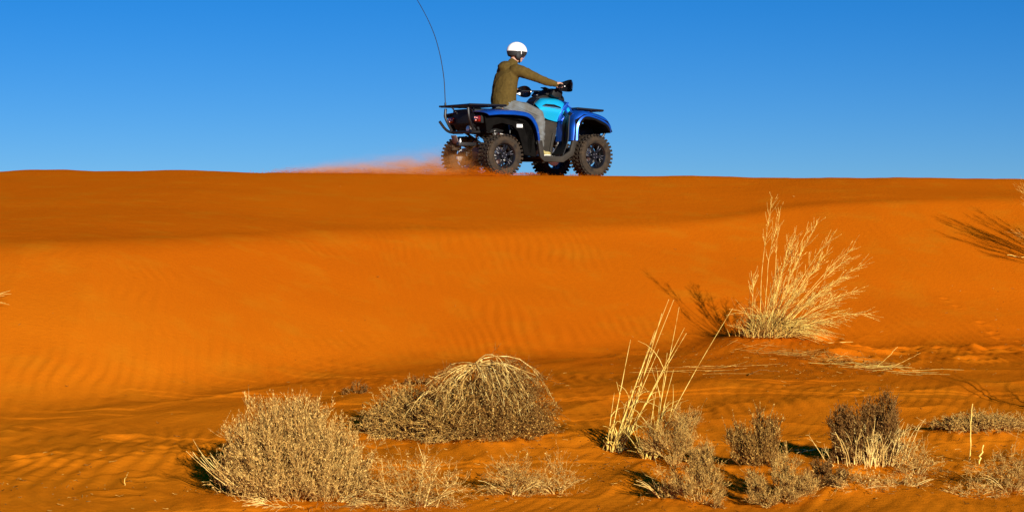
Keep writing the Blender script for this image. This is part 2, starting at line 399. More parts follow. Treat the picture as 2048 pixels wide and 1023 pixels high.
# --- overturned tumbleweed: pale stems arching down from an apex
t1 = plant('tumbleweed', -.05, 11.75, 'tall overturned tumbleweed with bleached stems arching down over a dark mass', 'tumbleweed')
g = np.random.default_rng(21)
apex = np.array([-.17, 0, .42])
n = 150
u = g.random(n)
th = np.where(u < .84, g.uniform(-1.25, .75, n), g.uniform(math.pi - .9, math.pi + 1.1, n))
far = np.where(u < .84, .12 + .36 * np.sqrt(g.random(n)), .12 + .16 * g.random(n))
far *= np.where(u < .84, 1 - .25 * np.abs(th) / 1.25, 1)
tip = np.stack([apex[0] + np.cos(th) * far * 1.0, np.sin(th) * far * .8, .02 + .30 * g.random(n) ** 2], 1)
far[110:] = .04 + .26 * g.random(n - 110); th[110:] = g.uniform(-3.1, 3.1, n - 110); tip[110:] = np.stack([apex[0] + np.cos(th[110:]) * far[110:], np.sin(th[110:]) * far[110:] * .8, .05 + .1 * g.random(n - 110)], 1)
base = apex + g.normal(0, .012, (n, 3))
v = tip - base; L = np.linalg.norm(v, axis=1)
hor = np.stack([np.cos(th), np.sin(th) * .8, -.40 + .62 * g.random(n)], 1)
P1 = curves(base, hor + g.normal(0, .14, (n, 3)), L * (.85 + .25 * g.random(n)), 9, v * np.array([.5, .5, 1.8]) + g.normal(0, .08, (n, 3)), .11, g)
P1[:, :, 2] = np.maximum(P1[:, :, 2], .01)
part('arching_stem', tubes(P1[:60], .0040, .0012, 4), TWIG_P, t1)
part('stem', tubes(P1[60:], .0024, .001, 4), TWIG, t1)
n2 = 900; c, tg = pick(P1, n2, .3, 1, g)
P2 = curves(c, tg + g.normal(0, .5, (n2, 3)), .08 + .12 * g.random(n2), 5, tg + np.array([0, 0, -.4]) + g.normal(0, .5, (n2, 3)), .12, g)
P2[:, :, 2] = np.maximum(P2[:, :, 2], .005)
# the tangled mass inside the dome
ni = 1500; r_ = g.random(ni) ** .45; a_ = g.uniform(-math.pi, math.pi, ni); e_ = g.random(ni)
ci = np.stack([.00 + .30 * r_ * np.cos(a_) * np.sqrt(1 - e_ ** 2), .33 * r_ * np.sin(a_) * np.sqrt(1 - e_ ** 2), .42 * r_ * e_], 1)
PI_ = curves(ci, g.normal(size=(ni, 3)), .08 + .10 * g.random(ni), 5, ci - np.array([.1, 0, .25]) + g.normal(0, .2, (ni, 3)), .12, g)
PI_[:, :, 2] = np.maximum(PI_[:, :, 2], .005)
P2 = np.concatenate([P2, PI_])
n3 = 11000; c, tg = pick(P2, n3, .1, 1, g)
P3 = curves(c, tg + g.normal(0, .7, (n3, 3)), .02 + .04 * g.random(n3), 3, None, .15, g)
c, tg = pick(P3, 34000, .1, 1, g); c = c[(c[:, 2] < .06 + .38 * g.random(len(c))) & (c[:, 2] > -.01)]
o = part('pale_twig_mass', tubes(P2[:600], .0017, .0009), TWIG_P, t1); o['kind'] = 'stuff'
o = part('twig_mass', [tubes(P2[600:], .0015, .0009), tubes(P3, .0009, .0006)], TWIG_B, t1); o['kind'] = 'stuff'
o = part('foliage', leaflets(c, .0068, g, 1.6), LEAF_G, t1); o['kind'] = 'stuff'
# straggling branches over its shoulder
n = 3
stems = []
for (bx, bz, dx, dz, L) in ((-.42, .36, -.7, .5, .34), (-.30, .40, -.5, .9, .26), (-.34, .30, .1, 1, .22)):
    P = curves(np.array([[bx + .12, -.05, bz - .12]]), np.array([[dx, 0, dz]]), np.array([L]), 8, np.array([[dx * .6 - .2, -.1, -1.2]]), .05, g)
    stems.append(P)
P = np.concatenate(stems)
c, tg = pick(P, 26, .3, 1, g)
PP = curves(c, tg + g.normal(0, .6, (26, 3)), .06 + .07 * g.random(26), 5, np.array([[0, 0, -1.]]) + g.normal(0, .4, (26, 3)), .08, g)
part('hanging_branch', [tubes(P, .0034, .0014, 4), tubes(PP, .0018, .0008)], TWIG_P, t1)

# --- low dark mounds leaning against it
m1 = plant('low_bush', -.60, 12.1, 'long low grey-green bush lying against the tumbleweed, its dark end on the shadow', 'bush')
mound(m1, .36, .26, .29, 1700, 9000, 24000, .0072, TWIG, LEAF_G, 31, -.1)
m2 = plant('low_bush', -.34, 11.8, 'rounded grey-green bush filling the gap under the hanging branches', 'bush')
mound(m2, .24, .24, .34, 1500, 8000, 21000, .0072, TWIG, LEAF_G, 32, .15)

# --- sparse tall grass: stalks are parts
def cat_(P, n):
    k = len(P); E = np.concatenate([[2 * P[0] - P[1]], P, [2 * P[-1] - P[-2]]]); u = np.linspace(0, k - 1 - 1e-9, n); i = u.astype(int); t = (u - i)[:, None]
    a, b, c, d = E[i], E[i + 1], E[i + 2], E[i + 3]
    return .5 * (2 * b + (c - a) * t + (2 * a - 5 * b + 4 * c - d) * t ** 2 + (3 * b - a - 3 * c + d) * t ** 3)
def stalk_mesh(P, r0, r1, sides=5): return tubes(cat_(P, 18)[None], r0, r1, sides)
def grass_clump(root, stalks, m, r0=.0045, leaves=60, seed=0, sheath=60, leaf_len=.2):
    g = np.random.default_rng(seed); Ps = []
    for (bx, by, tx, ty, tz, sag) in stalks:
        b = np.array([bx, by, -.01]); t = np.array([tx, ty, tz]); v = t - b; L = np.linalg.norm(v)
        P = curves(b[None], (v / L + np.array([-.0, 0, sag]))[None], np.array([L * 1.01]), 9, (v / L + np.array([0, 0, -sag]))[None], .007, g)[0]
        P = P + (t - P[-1]) * np.linspace(0, 1, 9)[:, None]
        part('stalk', stalk_mesh(P, r0 * (.8 + .4 * g.random()), r0 * .28), m, root); Ps.append(P)
    Pa = np.stack(Ps)
    if leaves:
        c, tg = pick(Pa, leaves, .03, .62, g)
        s = g.normal(0, .5, (leaves, 3))
        P = curves(c, tg + s * .35, leaf_len * (.3 + g.random(leaves)), 6, tg * .5 + s * 1.3 + np.array([0, 0, -.35]), .08, g)
        P[:, :, 2] = np.maximum(P[:, :, 2], 0.0)
        o = part('leaf_blade', tubes(P, .0030, .0008), m, root); o['kind'] = 'stuff'
    if sheath:
        c, tg = pick(Pa, sheath, 0, .16, g)
        P = curves(c, tg + g.normal(0, .35, (sheath, 3)), .05 + .07 * g.random(sheath), 4, tg + g.normal(0, .5, (sheath, 3)), .1, g)
        o = part('sheath', tubes(P, .0055, .0018), m, root); o['kind'] = 'stuff'
    return Pa
G1 = plant('grass_tuft', .585, 11.15, 'sparse tuft of tall pale yellow stalks standing beside the tumbleweed', 'grass tuft')
# (base dx, dy, tip dx, dy, dz, sag); the tuft is about 0.9 m tall and leans with the wind
grass_clump(G1, [(0, 0, .345, .10, .90, .05), (.02, .02, .37, .05, .90, .06), (.03, 0, .29, .15, .60, .05), (-.02, .02, .12, .12, .66, .03),
    (.05, 0, .43, .0, .74, .05), (.04, -.02, .45, .1, .70, .08), (-.03, 0, .02, .05, .35, .02), (.01, .03, .20, .1, .50, .05),
    (.06, .02, .30, .05, .82, .03), (.0, -.02, .26, .05, .72, .06), (.03, .03, .19, .12, .40, .06), (.02, 0, .09, .03, .30, .04)], STRAW, .0037, 30, 41, 80)
G2 = plant('grass_tuft', .79, 10.85, 'small tuft of yellow stalks with one long stalk leaning far over', 'grass tuft')
grass_clump(G2, [(-.02, 0, .50, .25, .86, .10), (0, 0, .17, .05, .88, .02), (.02, 0, .10, .02, .62, .03), (.0, .02, .14, .05, .52, .05), (-.03, 0, .05, .08, .45, .02),
    (.03, .01, .06, .05, .36, .1), (-.03, .02, -.10, .0, .20, .02), (.02, -.02, .10, 0, .40, .05)], STRAW, .0034, 26, 42, 30, .25)

# --- big feathery grass on its sand hummock
def plume(P, g, n=26, L=.10, m=STRAW_D, root=None, lo=.62):
    c, tg = pick(P[None], n, lo, 1, g)
    s = g.normal(0, 1, (n, 3)); s = s - tg * np.sum(s * tg, 1, keepdims=True)
    Q = curves(c, tg + unit(s) * .7, L * (.4 + .8 * g.random(n)), 4, tg + unit(s) * .35, .05, g)
    k, _ = pick(Q, n * 4, .3, 1, g)
    return [tubes(Q, .0013, .0009), leaflets(k, .0036, g, 3.6, np.repeat(tg, 4, 0))]
G3 = plant('feathery_grass', 2.37, 17.75, 'big feathery straw grass clump on a sand hummock at the foot of the dune', 'grass clump')
g = np.random.default_rng(77)
main = [(-.04, .0, .06, 1.30), (-.02, .05, .11, 1.02), (.03, .3, .33, .93), (.04, -.1, .47, 1.06), (.05, .2, .43, 1.0), (.08, .1, .60, .78), (.09, -.1, .80, .83), (.10, .3, .85, .73),
        (.07, .2, .26, .90), (.10, -.2, .88, .68), (.12, .1, .75, .55), (.06, .3, .38, .76), (.12, -.2, .95, .22), (.08, 0, .50, .66), (.03, .1, .20, .70), (.14, 0, .62, .12), (.13, -.1, .70, .35),
        (-.10, .1, -.10, .58), (.05, -.3, .56, .92), (.11, .2, .90, .42), (.0, .2, .15, .62), (.02, -.1, .28, .55)]
for i, (bx, ty, tx, tz) in enumerate(main):
    b = np.array([bx, g.normal(0, .05), 0]); tt = np.array([tx, ty, tz]); v = tt - b; L = np.linalg.norm(v)
    P = curves(b[None], (v / L + np.array([0, 0, .25]))[None], np.array([L * 1.02]), 9, (v / L + np.array([.1, 0, -.25]))[None], .03, g)[0]
    P = P + (tt - P[-1]) * np.linspace(0, 1, 9)[:, None]
    part('stalk', stalk_mesh(P, .0034, .0012), STRAW, G3)
    o = part('seed_head', plume(P, g, 22, .13), STRAW, G3)
# finer, shorter flowering stems between them
nf = 32; ii = g.integers(0, len(main), nf); mm = np.array(main)[ii]; sc_ = .45 + .5 * g.random(nf)
b_ = np.stack([mm[:, 0] + .04 * g.normal(size=nf), .08 * g.normal(size=nf), 0 * sc_], 1)
tp = np.stack([mm[:, 2] * sc_ + .10 * g.normal(size=nf), mm[:, 1] + .2 * g.normal(size=nf), mm[:, 3] * sc_], 1); vv = tp - b_; LL = np.linalg.norm(vv, axis=1)
PF = curves(b_, vv / LL[:, None] + np.array([0, 0, .2]), LL, 8, vv / LL[:, None] + np.array([.15, 0, -.25]) + g.normal(0, .1, (nf, 3)), .05, g)
pl = [tubes(PF, .0022, .0009)]
for q_ in PF[:30]: pl += plume(q_, g, 14, .09)
o = part('fine_stem', pl, STRAW, G3); o['kind'] = 'stuff'
n = 560
q = g.random(n); th = g.random(n) * 6.283
base = np.stack([.02 + .17 * g.normal(0, .6, n), .12 * g.normal(0, .8, n), 0 * q], 1); base[:, 0] = np.clip(base[:, 0], -.2, .32)
dirv = np.stack([base[:, 0] * 3.2 + .25 + .35 * g.normal(size=n), .6 * g.normal(size=n), .95 + 0 * q], 1)
P = curves(base, dirv + g.normal(0, .2, (n, 3)), .05 + .50 * q ** 2.0, 6, dirv + np.stack([.9 * g.normal(.3, 1, n), .5 * g.normal(size=n), -1.0 + 1.1 * g.random(n)], 1), .13, g)
o = part('leaf_blade', tubes(P[:330], .0030, .0009), STRAW, G3); o['kind'] = 'stuff'
o = part('dead_blade', tubes(P[330:], .0030, .0009), TWIG_B, G3); o['kind'] = 'stuff'
n = 320
base = np.stack([.02 + .16 * g.normal(0, .7, n), .10 * g.normal(size=n), 0 * g.random(n)], 1)
P = curves(base, np.stack([.35 * g.normal(size=n), .5 * g.normal(size=n), 1 + 0 * base[:, 0]], 1), .06 + .20 * g.random(n), 5, np.stack([.5 * g.normal(size=n), .5 * g.normal(size=n), .7 + 0 * base[:, 0]], 1), .08, g)
o = part('old_leaf_base', tubes(P, .0045, .0012), STRAW_D, G3); o['kind'] = 'stuff'
# right side drooping blades
n = 150
base = np.stack([.12 + .12 * g.random(n), -.12 + .12 * g.random(n), .02 + .12 * g.random(n)], 1)
P = curves(base, np.stack([1 + 0 * base[:, 0], .3 * g.normal(size=n), .45 * g.random(n)], 1), .2 + .33 * g.random(n), 6, np.stack([1 + 0 * base[:, 0], -.2 + .3 * g.normal(size=n), -.55 + .3 * g.random(n)], 1), .07, g)
o = part('drooping_blade', tubes(P[:90], .0030, .0009), STRAW, G3); o['kind'] = 'stuff'
# fallen straw lying on the sand in front of it (follows the ground)
def litter(name, label, cat, cx, cd, n, ext, L, ang, aj, m, r=.0026, seed=0, lift=.02):
    g = np.random.default_rng(seed); root = empty(name, (cx, cd, gz(cx, cd))); tag(root, label, cat)
    bx = g.normal(0, ext[0], n); by = g.normal(0, ext[1], n) + bx * ext[2]
    a = ang + g.normal(0, aj, n); l = L * (.3 + g.random(n)); K = 6
    s = np.linspace(-.5, .5, K)[None] * l[:, None]; cur = g.normal(0, .5, n)[:, None] * s ** 2
    X = bx[:, None] + np.cos(a)[:, None] * s - np.sin(a)[:, None] * cur; Y = by[:, None] + np.sin(a)[:, None] * s + np.cos(a)[:, None] * cur
    Z = height((X + cx).ravel(), (Y + cd).ravel()).reshape(X.shape) - root.location.z + lift * g.random(n)[:, None] + (g.normal(0, .10, n)[:, None] * np.abs(s)) * .5
    Z = np.maximum(Z, height((X + cx).ravel(), (Y + cd).ravel()).reshape(X.shape) - root.location.z)
    o = part('dead_straw', tubes(np.stack([X, Y, Z], -1), r, r * .5), m, root); o['kind'] = 'stuff'
    return root
litter('fallen_grass', 'trail of flattened dead grass sloping down from the feathery clump', 'dead grass', 2.62, 16.75, 95, (.30, .16, -.95), .30, -.75, .8, STRAW_D, .0022, 91, .06)
litter('fallen_grass', 'wisps of flattened straw ending in a fan on the rippled sand', 'dead grass', 3.25, 16.0, 20, (.22, .10, -.55), .42, -.45, .35, STRAW, .0026, 92, .03)
litter('fallen_grass', 'thin dead stalks lying flat beside the leaning yellow stalk', 'dead grass', 1.55, 16.1, 14, (.28, .20, .1), .5, .15, .35, STRAW_D, .0026, 93, .02)

# --- shrubs along the bottom of the picture
s1 = plant('dry_shrub', .93, 10.75, 'airy brown shrub growing right behind the tall yellow stalks', 'shrub')
bush(s1, .20, .18, .30, 24, 420, 3000, 4600, .0055, (.03, 0), TWIG, LEAF_G, 51, .5, .0014, .25, fringe=60)
s2 = plant('dry_shrub', 1.36, 10.5, 'pointed dark shrub with a tall middle spire', 'shrub')
bush(s2, .08, .10, .33, 26, 420, 2600, 6400, .0065, (-.02, 0), TWIG_B, LEAF_G, 52, 1.4, .0015, .35, fringe=60, off=(.03, 0), dome=1.6, tw=.9)
bush(s2, .12, .12, .20, 26, 380, 2200, 5600, .0065, (-.15, 0), TWIG_B, LEAF_G, 152, .9, .0016, .35, fringe=30, off=(-.06, 0))
s3 = plant('dry_shrub', 1.34, 9.65, 'straw brown shrub at the frame edge under the pointed shrub', 'shrub')
bush(s3, .24, .20, .24, 26, 520, 3400, 6200, .006, (0, 0), TWIG, LEAF_G, 53, .7, .0013, .4, fringe=60)
s4 = plant('dry_shrub', .95, 9.65, 'half dark shrub at the frame edge below the yellow stalks', 'shrub')
bush(s4, .18, .18, .24, 22, 400, 2800, 5400, .006, (0, 0), TWIG, LEAF_G, 54, .7, .0013, .4, fringe=60)
s5 = plant('upright_shrub', 1.99, 10.7, 'dark brown upright shrub standing alone with pale bare stems at its foot', 'shrub')
bush(s5, .10, .13, .34, 60, 800, 4200, 10500, .0068, (0, 0), TWIG_B, LEAF_D, 55, .8, .0015, .8, fringe=50, hollow=.50, tw=.5, dome=5, off=(.09, 0))
bush(s5, .11, .13, .26, 60, 800, 4200, 10500, .0068, (-.10, 0), TWIG_B, LEAF_D, 155, .7, .0015, .6, fringe=40, hollow=.50, tw=.5, dome=5, off=(-.06, 0))
g = np.random.default_rng(56); n = 150
base = np.stack([.13 * g.normal(.2, .7, n), .1 * g.normal(-.5, .6, n), 0 * g.random(n)], 1)
P = curves(base, np.stack([base[:, 0] * 1.5, base[:, 1] * 2, 1 + 0 * base[:, 0]], 1), .08 + .20 * g.random(n), 5, np.stack([base[:, 0] * 2 + .3 * g.normal(size=n), .2 * g.normal(size=n), 1 + 0 * base[:, 0]], 1), .10, g)
cc, tg = pick(P, 900, .2, 1, g); PT = curves(cc, tg + g.normal(0, .6, (900, 3)), .02 + .03 * g.random(900), 3, None, .1, g)
o = part('pale_stem', [tubes(P, .0028, .0011), tubes(PT, .0010, .0006)], TWIG_P, s5); o['kind'] = 'stuff'
def wisp(root, rx, h, seed, n1=9, n2=150, n3=900, nl=1100, m=TWIG, lm=LEAF_S, **k):
    mound(root, rx, rx * .75, h, n2, n3, nl, .0052, m, lm, seed, 0.0, n1, .0011)
s6 = plant('dry_shrub', .0, 9.85, 'thin straw shrub between the dome bush litter and a small forked shrub', 'shrub')
wisp(s6, .15, .22, 57, lm=LEAF_G)
s7 = plant('dry_shrub', .23, 9.95, 'small sparse shrub with forked pale stems, next to the thin straw one', 'shrub')
wisp(s7, .12, .20, 58, 7, 90, 500, 500)
s8 = plant('dry_shrub', -.50, 9.5, 'open straw shrub with forked bare branches beside the big dome bush', 'shrub')
wisp(s8, .28, .28, 59, 10, 260, 1700, 2000)
pp = []; g = np.random.default_rng(159)
for (dx, hh_, le) in ((-.12, .26, -.1), (.03, .27, .12), (.06, .22, .5), (.12, .18, .9)):
    pp.append(curves(np.array([[dx, -.05, 0.]]), np.array([[le * .3, 0, 1.]]), np.array([hh_]), 8, np.array([[le, 0, .8]]), .07, g))
pp = np.concatenate(pp); c, tg = pick(pp, 24, .3, .95, g); q = curves(c, tg + g.normal(0, .7, (24, 3)), .05 + .08 * g.random(24), 5, np.array([[0, 0, .8]]) + g.normal(0, .5, (24, 3)), .1, g)
o = part('bare_branch', [tubes(pp, .0032, .0014, 4), tubes(q, .0016, .0008)], TWIG_P, s8); o['kind'] = 'stuff'
s9 = plant('dry_shrub', 2.24, 10.45, 'wispy grey stems with small leaves, standing past the dark upright shrub', 'shrub')
wisp(s9, .10, .20, 60, 8, 80, 500, 700, TWIG, LEAF_G)
s10 = plant('dry_shrub', 2.62, 9.9, 'loose grey shrub in the bottom corner below the broken stake', 'shrub')
wisp(s10, .20, .24, 61, 10, 200, 1300, 1900, TWIG, LEAF_G)
s11 = plant('dry_shrub', 1.78, 9.75, 'small straw shrub on an orange sand hump at the frame edge', 'shrub')
wisp(s11, .20, .09, 62, 6, 90, 500, 700)
s12 = plant('prostrate_bush', 2.98, 12.0, 'flat grey bush crowning a red sand hump near the thin stake', 'bush')
mound(s12, .34, .22, .09, 700, 3600, 8000, .0065, TWIG, LEAF_G, 63)
s13 = plant('dry_shrub', 1.62, 9.85, 'dark low shrub nearly black with shade under the fallen pale stick', 'shrub')
bush(s13, .13, .12, .11, 26, 360, 2000, 4400, .006, (0, 0), TWIG_B, LEAF_D, 64, .4, .0014, .5)
s14 = plant('small_tuft', -1.19, 14.45, 'small brown tuft on open sand behind the dome bush', 'tuft')
bush(s14, .12, .10, .09, 16, 110, 420, 500, .006, (0, 0), TWIG_B, LEAF_D, 65, .5, .0018, .5)
s15 = plant('small_tuft', -.74, 14.9, 'low brown tuft just behind the long low bush', 'tuft')
bush(s15, .14, .10, .08, 18, 130, 500, 600, .006, (0, 0), TWIG_B, LEAF_D, 66, .5, .0018, .5)
s16 = plant('dry_shrub', 2.06, 9.95, 'sprawl of bleached twigs between the dark upright shrub and the frame edge', 'shrub')
wisp(s16, .22, .07, 67, 6, 70, 350, 380)
s17 = plant('dry_shrub', .78, 9.75, 'pale wiry stems sticking up in the shade at the frame edge', 'shrub')
wisp(s17, .10, .20, 68, 10, 40, 160, 120)
s18 = plant('dry_shrub', 2.38, 9.75, 'scrap of straw twigs at the very bottom near the corner', 'shrub')
wisp(s18, .20, .08, 69, 6, 70, 320, 380)

# --- the grass that stands just past the edge of the picture and throws its shadow into it
G4 = plant('tall_grass', 6.42, 21.1, 'tall grass at the picture edge throwing a dark brush of shadow on the dune', 'grass clump')
g = np.random.default_rng(101)
sts = []
for i in range(44):
    a = g.uniform(-1.3, .9); L = .7 + .5 * g.random()
    sts.append((.05 * g.normal(), .05 * g.normal(), math.sin(a) * L, .35 * g.normal(), .15 + math.cos(a) * L, .08))
Pa = grass_clump(G4, sts, STRAW_D, .0055, 160, 102, 60, .35)
for i in range(0, 44): part('seed_head', plume(Pa[i], g, 30, .16), STRAW_D, G4)
G5 = plant('tall_grass', 3.88, 12.9, 'few long stalks past the picture edge shading the rippled sand', 'grass clump')
grass_clump(G5, [(0, 0, .80, .3, .80, .25), (.02, 0, .72, .2, .84, .25), (.0, 0, .62, .3, .74, .25), (.03, .02, .90, .1, .66, .25), (-.02, 0, .5, .3, .80, .2)], STRAW_D, .006, 10, 103, 30, .2)
G6 = plant('small_tuft', -4.30, 15.25, 'tip of a pale tuft poking in at the frame edge halfway down the dune', 'tuft')
g = np.random.default_rng(104); n = 40; a = g.uniform(-1.4, 1.4, n)
P = curves(np.zeros((n, 3)) + g.normal(0, .02, (n, 3)), np.stack([np.sin(a), .4 * g.normal(size=n), np.cos(a) + .3], 1), .12 + .2 * g.random(n), 6, np.stack([np.sin(a), .4 * g.normal(size=n), np.cos(a) - .6], 1), .06, g)
part('leaf_blade', tubes(P, .004, .0012), STRAW, G6)

# --- stakes, sticks, twigs
def stick(name, label, cat, x, d, pts, r, m):
    root = empty(name, (x, d, gz(x, d))); P = np.array(pts, float)[None]
    K = 10; s = np.linspace(0, P.shape[1] - 1, K); k = np.minimum(s.astype(int), P.shape[1] - 2); f = (s - k)[:, None]
    Q = P[0][k] * (1 - f) + P[0][k + 1] * f; g = np.random.default_rng(int(x * 100) & 255); Q[1:-1] += g.normal(0, r * .8, (K - 2, 3))
    v, fa = tubes(Q[None], r, r * .6, 6)
    bpy.data.objects.remove(root); o = link(name, np_mesh(name, v, fa), m); o.location = (x, d, gz(x, d)); tag(o, label, cat); return o
stick('thin_stake', 'thin pale upright stake in the sand near the bottom corner', 'stake', 2.66, 11.0, [(0, 0, -.05), (.005, 0, .18), (.015, 0, .34)], .0045, STRAW)
stick('broken_stalk', 'short broken stalk leaning beside the thin stake', 'stalk', 2.68, 10.9, [(0, 0, -.03), (.035, 0, .11)], .006, STRAW)
stick('fallen_stick', 'pale straight stick lying flat between the pointed and the upright shrub', 'stick', 1.68, 11.15, [(-.02, 0, .01), (.12, .02, .012), (.27, -.03, .01)], .0045, TWIG_P)
stick('fallen_stick', 'shorter pale stick lying across the flat one', 'stick', 1.66, 11.05, [(0, -.03, .008), (.14, .07, .02)], .003, TWIG_P)
stick('fallen_stick', 'long thin straw stalk lying level at the dune foot beside the feathery clump', 'stick', 3.0, 18.3, [(0, 0, .02), (.3, .05, .03)], .004, STRAW)
stick('bare_twig', 'tiny forked twig standing on open sand ahead of the bush shadow', 'twig', -2.07, 10.1, [(.01, 0, -.02), (.0, 0, .02), (.022, 0, .07)], .003, STRAW)
stick('bare_twig', 'dark bent twig on the sand under the dune, left of the flattened grass', 'twig', 1.95, 15.6, [(0, 0, .01), (.1, .04, .05), (.26, .06, .03)], .004, TWIG_B)
stick('leaning_straw', 'straw stalk sticking up at a slant from the flattened wisps', 'stalk', 3.12, 16.2, [(0, 0, 0), (.18, .03, .17)], .003, STRAW)
stick('leaning_straw', 'longer straw stalk slanting low over the flattened wisps', 'stalk', 3.2, 16.1, [(0, 0, 0), (.28, .05, .13)], .003, STRAW_D)
stick('edge_stalk', 'single bright stalk lying on the dune face inside the grass shadow', 'stalk', 5.68, 21.7, [(-.02, 0, .03), (.22, -.02, .0)], .004, STRAW)
# crumbs of straw and bark scattered by the wind
g = np.random.default_rng(200)
pts = []
for (cx, cd_, sx, sd_, n) in ((1.2, 10.3, 1.3, .6, 520), (2.4, 11.0, .7, .8, 520), (2.5, 16.6, .8, .9, 420), (-.3, 11.2, 1.0, .8, 260), (-2.3, 9.9, .5, .3, 90), (0, 14, 4, 3, 160), (5.0, 19.0, .25, .8, 40), (0, 23, 5, 2, 26)):
    pts.append(np.stack([g.normal(cx, sx, n), g.normal(cd_, sd_, n)], 1))
pts = np.concatenate(pts); n = len(pts)
Z = height(pts[:, 0], pts[:, 1])
L = .008 + .05 * g.random(n) ** 3; a = g.random(n) * 3.14
P = np.stack([np.stack([pts[:, 0] + np.cos(a) * L * s, pts[:, 1] + np.sin(a) * L * s, Z + .004 + s * .3 * L * g.normal(size=n)], 1) for s in (-.5, 0, .5)], 1)
v, f = tubes(P[::2], .0022, .0014); o = link('straw_litter', np_mesh('straw_litter', v, f), STRAW_D, None, False); tag(o, 'tiny bits of straw strewn over the sand', None, None, 'stuff')
v, f = tubes(P[1::2], .0022, .0014); o = link('bark_litter', np_mesh('bark_litter', v, f), TWIG_B, None, False); tag(o, 'tiny dark bits of bark strewn over the sand', None, None, 'stuff')

# ------------------------------------------------------------------ quad bike
BLUE = mat('metallic_blue_paint', (.004, .11, .62), rough=.33, metal=.5, spec=.6, coat=.5, color2=(.010, .070, .36), scale=7)
BLUE_LIT = mat('sunlit_blue_paint', (.012, .52, .90), rough=.34, metal=.5, spec=.6, coat=.7, noise=.1, scale=400)  # same blue paint, its sunlit look on the cowl put into the base colour
BLACK = mat('black_moulded_plastic', (.007, .007, .007), rough=.6, spec=.22, noise=.3, scale=30, bump=.0005, bscale=600)
WELL = mat('matt_black_liner', (.006, .0055, .005), rough=1.0, spec=.04, noise=.4, scale=12)
GLOSS = mat('glossy_black_plastic', (.006, .006, .007), rough=.25, spec=.45, noise=.2, scale=20)
DARKG = mat('dusty_dark_plastic', (.030, .024, .016), rough=.7, spec=.3, noise=.5, scale=9, bump=.0006, bscale=300)
STEEL = mat('black_powder_coated_steel', (.010, .010, .011), rough=.45, metal=.2, noise=.3, scale=50)
METAL = mat('bare_aluminium', (.62, .60, .56), rough=.32, metal=.9, noise=.25, scale=40)
RUBBER = mat('dusty_tyre_rubber', (.014, .012, .010), rough=.85, spec=.2, noise=.0, color2=(.050, .033, .018), scale=11, bump=.0015, bscale=90)
SEATM = mat('seat_vinyl', (.016, .016, .017), rough=.5, noise=.25, scale=40, bump=.0008, bscale=220)
REDL = mat('red_lamp_lens', (.16, .004, .003), rough=.12, spec=.7, coat=.5, noise=.2, scale=60)
WHITEP = mat('white_sticker', (.75, .75, .72), rough=.45, noise=.1, scale=60)
GREYP = mat('dusty_grey_plate', (.22, .17, .14), rough=.6, noise=.5, scale=30)
SPRING = mat('spring_steel', (.35, .34, .32), rough=.35, metal=.7, noise=.2, scale=60)

def finish(me, angle=35):
    me.polygons.foreach_set('use_smooth', np.ones(len(me.polygons), bool))
    try: me.set_sharp_from_angle(angle=R(angle))
    except Exception: pass
def bm_obj(name, bm, m, parent, label=None, bevel=0.0, angle=35):
    if bevel:
        es = [e for e in bm.edges if len(e.link_faces) == 2 and e.calc_face_angle(0) > R(30)]
        bmesh.ops.bevel(bm, geom=es, offset=bevel, segments=2, affect='EDGES', profile=.6, clamp_overlap=True)
    me = bpy.data.meshes.new(name); bm.to_mesh(me); bm.free()
    finish(me, angle)
    o = link(name, me, m, parent, smooth=False)
    if label: o['label'] = label
    return o
def bm_box(bm, c, s, rot=None, taper=1.0):
    M = Matrix.Translation(c) @ (rot.to_4x4() if rot else Matrix()) @ Matrix.Diagonal((*s, 1))
    r = bmesh.ops.create_cube(bm, size=1, matrix=Matrix())
    for v in r['verts']:
        if taper != 1 and v.co.z > 0: v.co.x *= taper; v.co.y *= taper
        v.co = M @ v.co
    return r['verts']
def box(name, c, s, m, parent, bevel=.008, rot=None, label=None, taper=1.0):
    bm = bmesh.new(); bm_box(bm, c, s, rot, taper); return bm_obj(name, bm, m, parent, label, bevel)
def prism(name, prof, y0, y1, m, parent, bevel=.008, inset=0.0, label=None):
    """side outline (x,z) pushed from y0 (outer) to y1; the outer outline may be drawn in a little"""
    bm = bmesh.new(); cx = sum(p[0] for p in prof) / len(prof); cz = sum(p[1] for p in prof) / len(prof)
    A = [bm.verts.new((cx + (x - cx) * (1 - inset), y0, cz + (z - cz) * (1 - inset))) for x, z in prof]
    B = [bm.verts.new((x, y1, z)) for x, z in prof]
    bm.faces.new(A); bm.faces.new(B[::-1]); n = len(prof)
    for i in range(n): bm.faces.new((A[i], B[i], B[(i + 1) % n], A[(i + 1) % n]))
    bmesh.ops.recalc_face_normals(bm, faces=bm.faces)
    return bm_obj(name, bm, m, parent, label, bevel)
def catmull(P, n):
    P = np.asarray(P, float); k = len(P)
    if k == 2: return P[0] + (P[1] - P[0]) * np.linspace(0, 1, n)[:, None]
    E = np.concatenate([[2 * P[0] - P[1]], P, [2 * P[-1] - P[-2]]]); out = []
    for u in np.linspace(0, k - 1 - 1e-9, n):
        i = int(u); t = u - i; a, b, c, d = E[i], E[i + 1], E[i + 2], E[i + 3]
        out.append(.5 * ((2 * b) + (c - a) * t + (2 * a - 5 * b + 4 * c - d) * t * t + (3 * b - a - 3 * c + d) * t ** 3))
    return np.array(out)
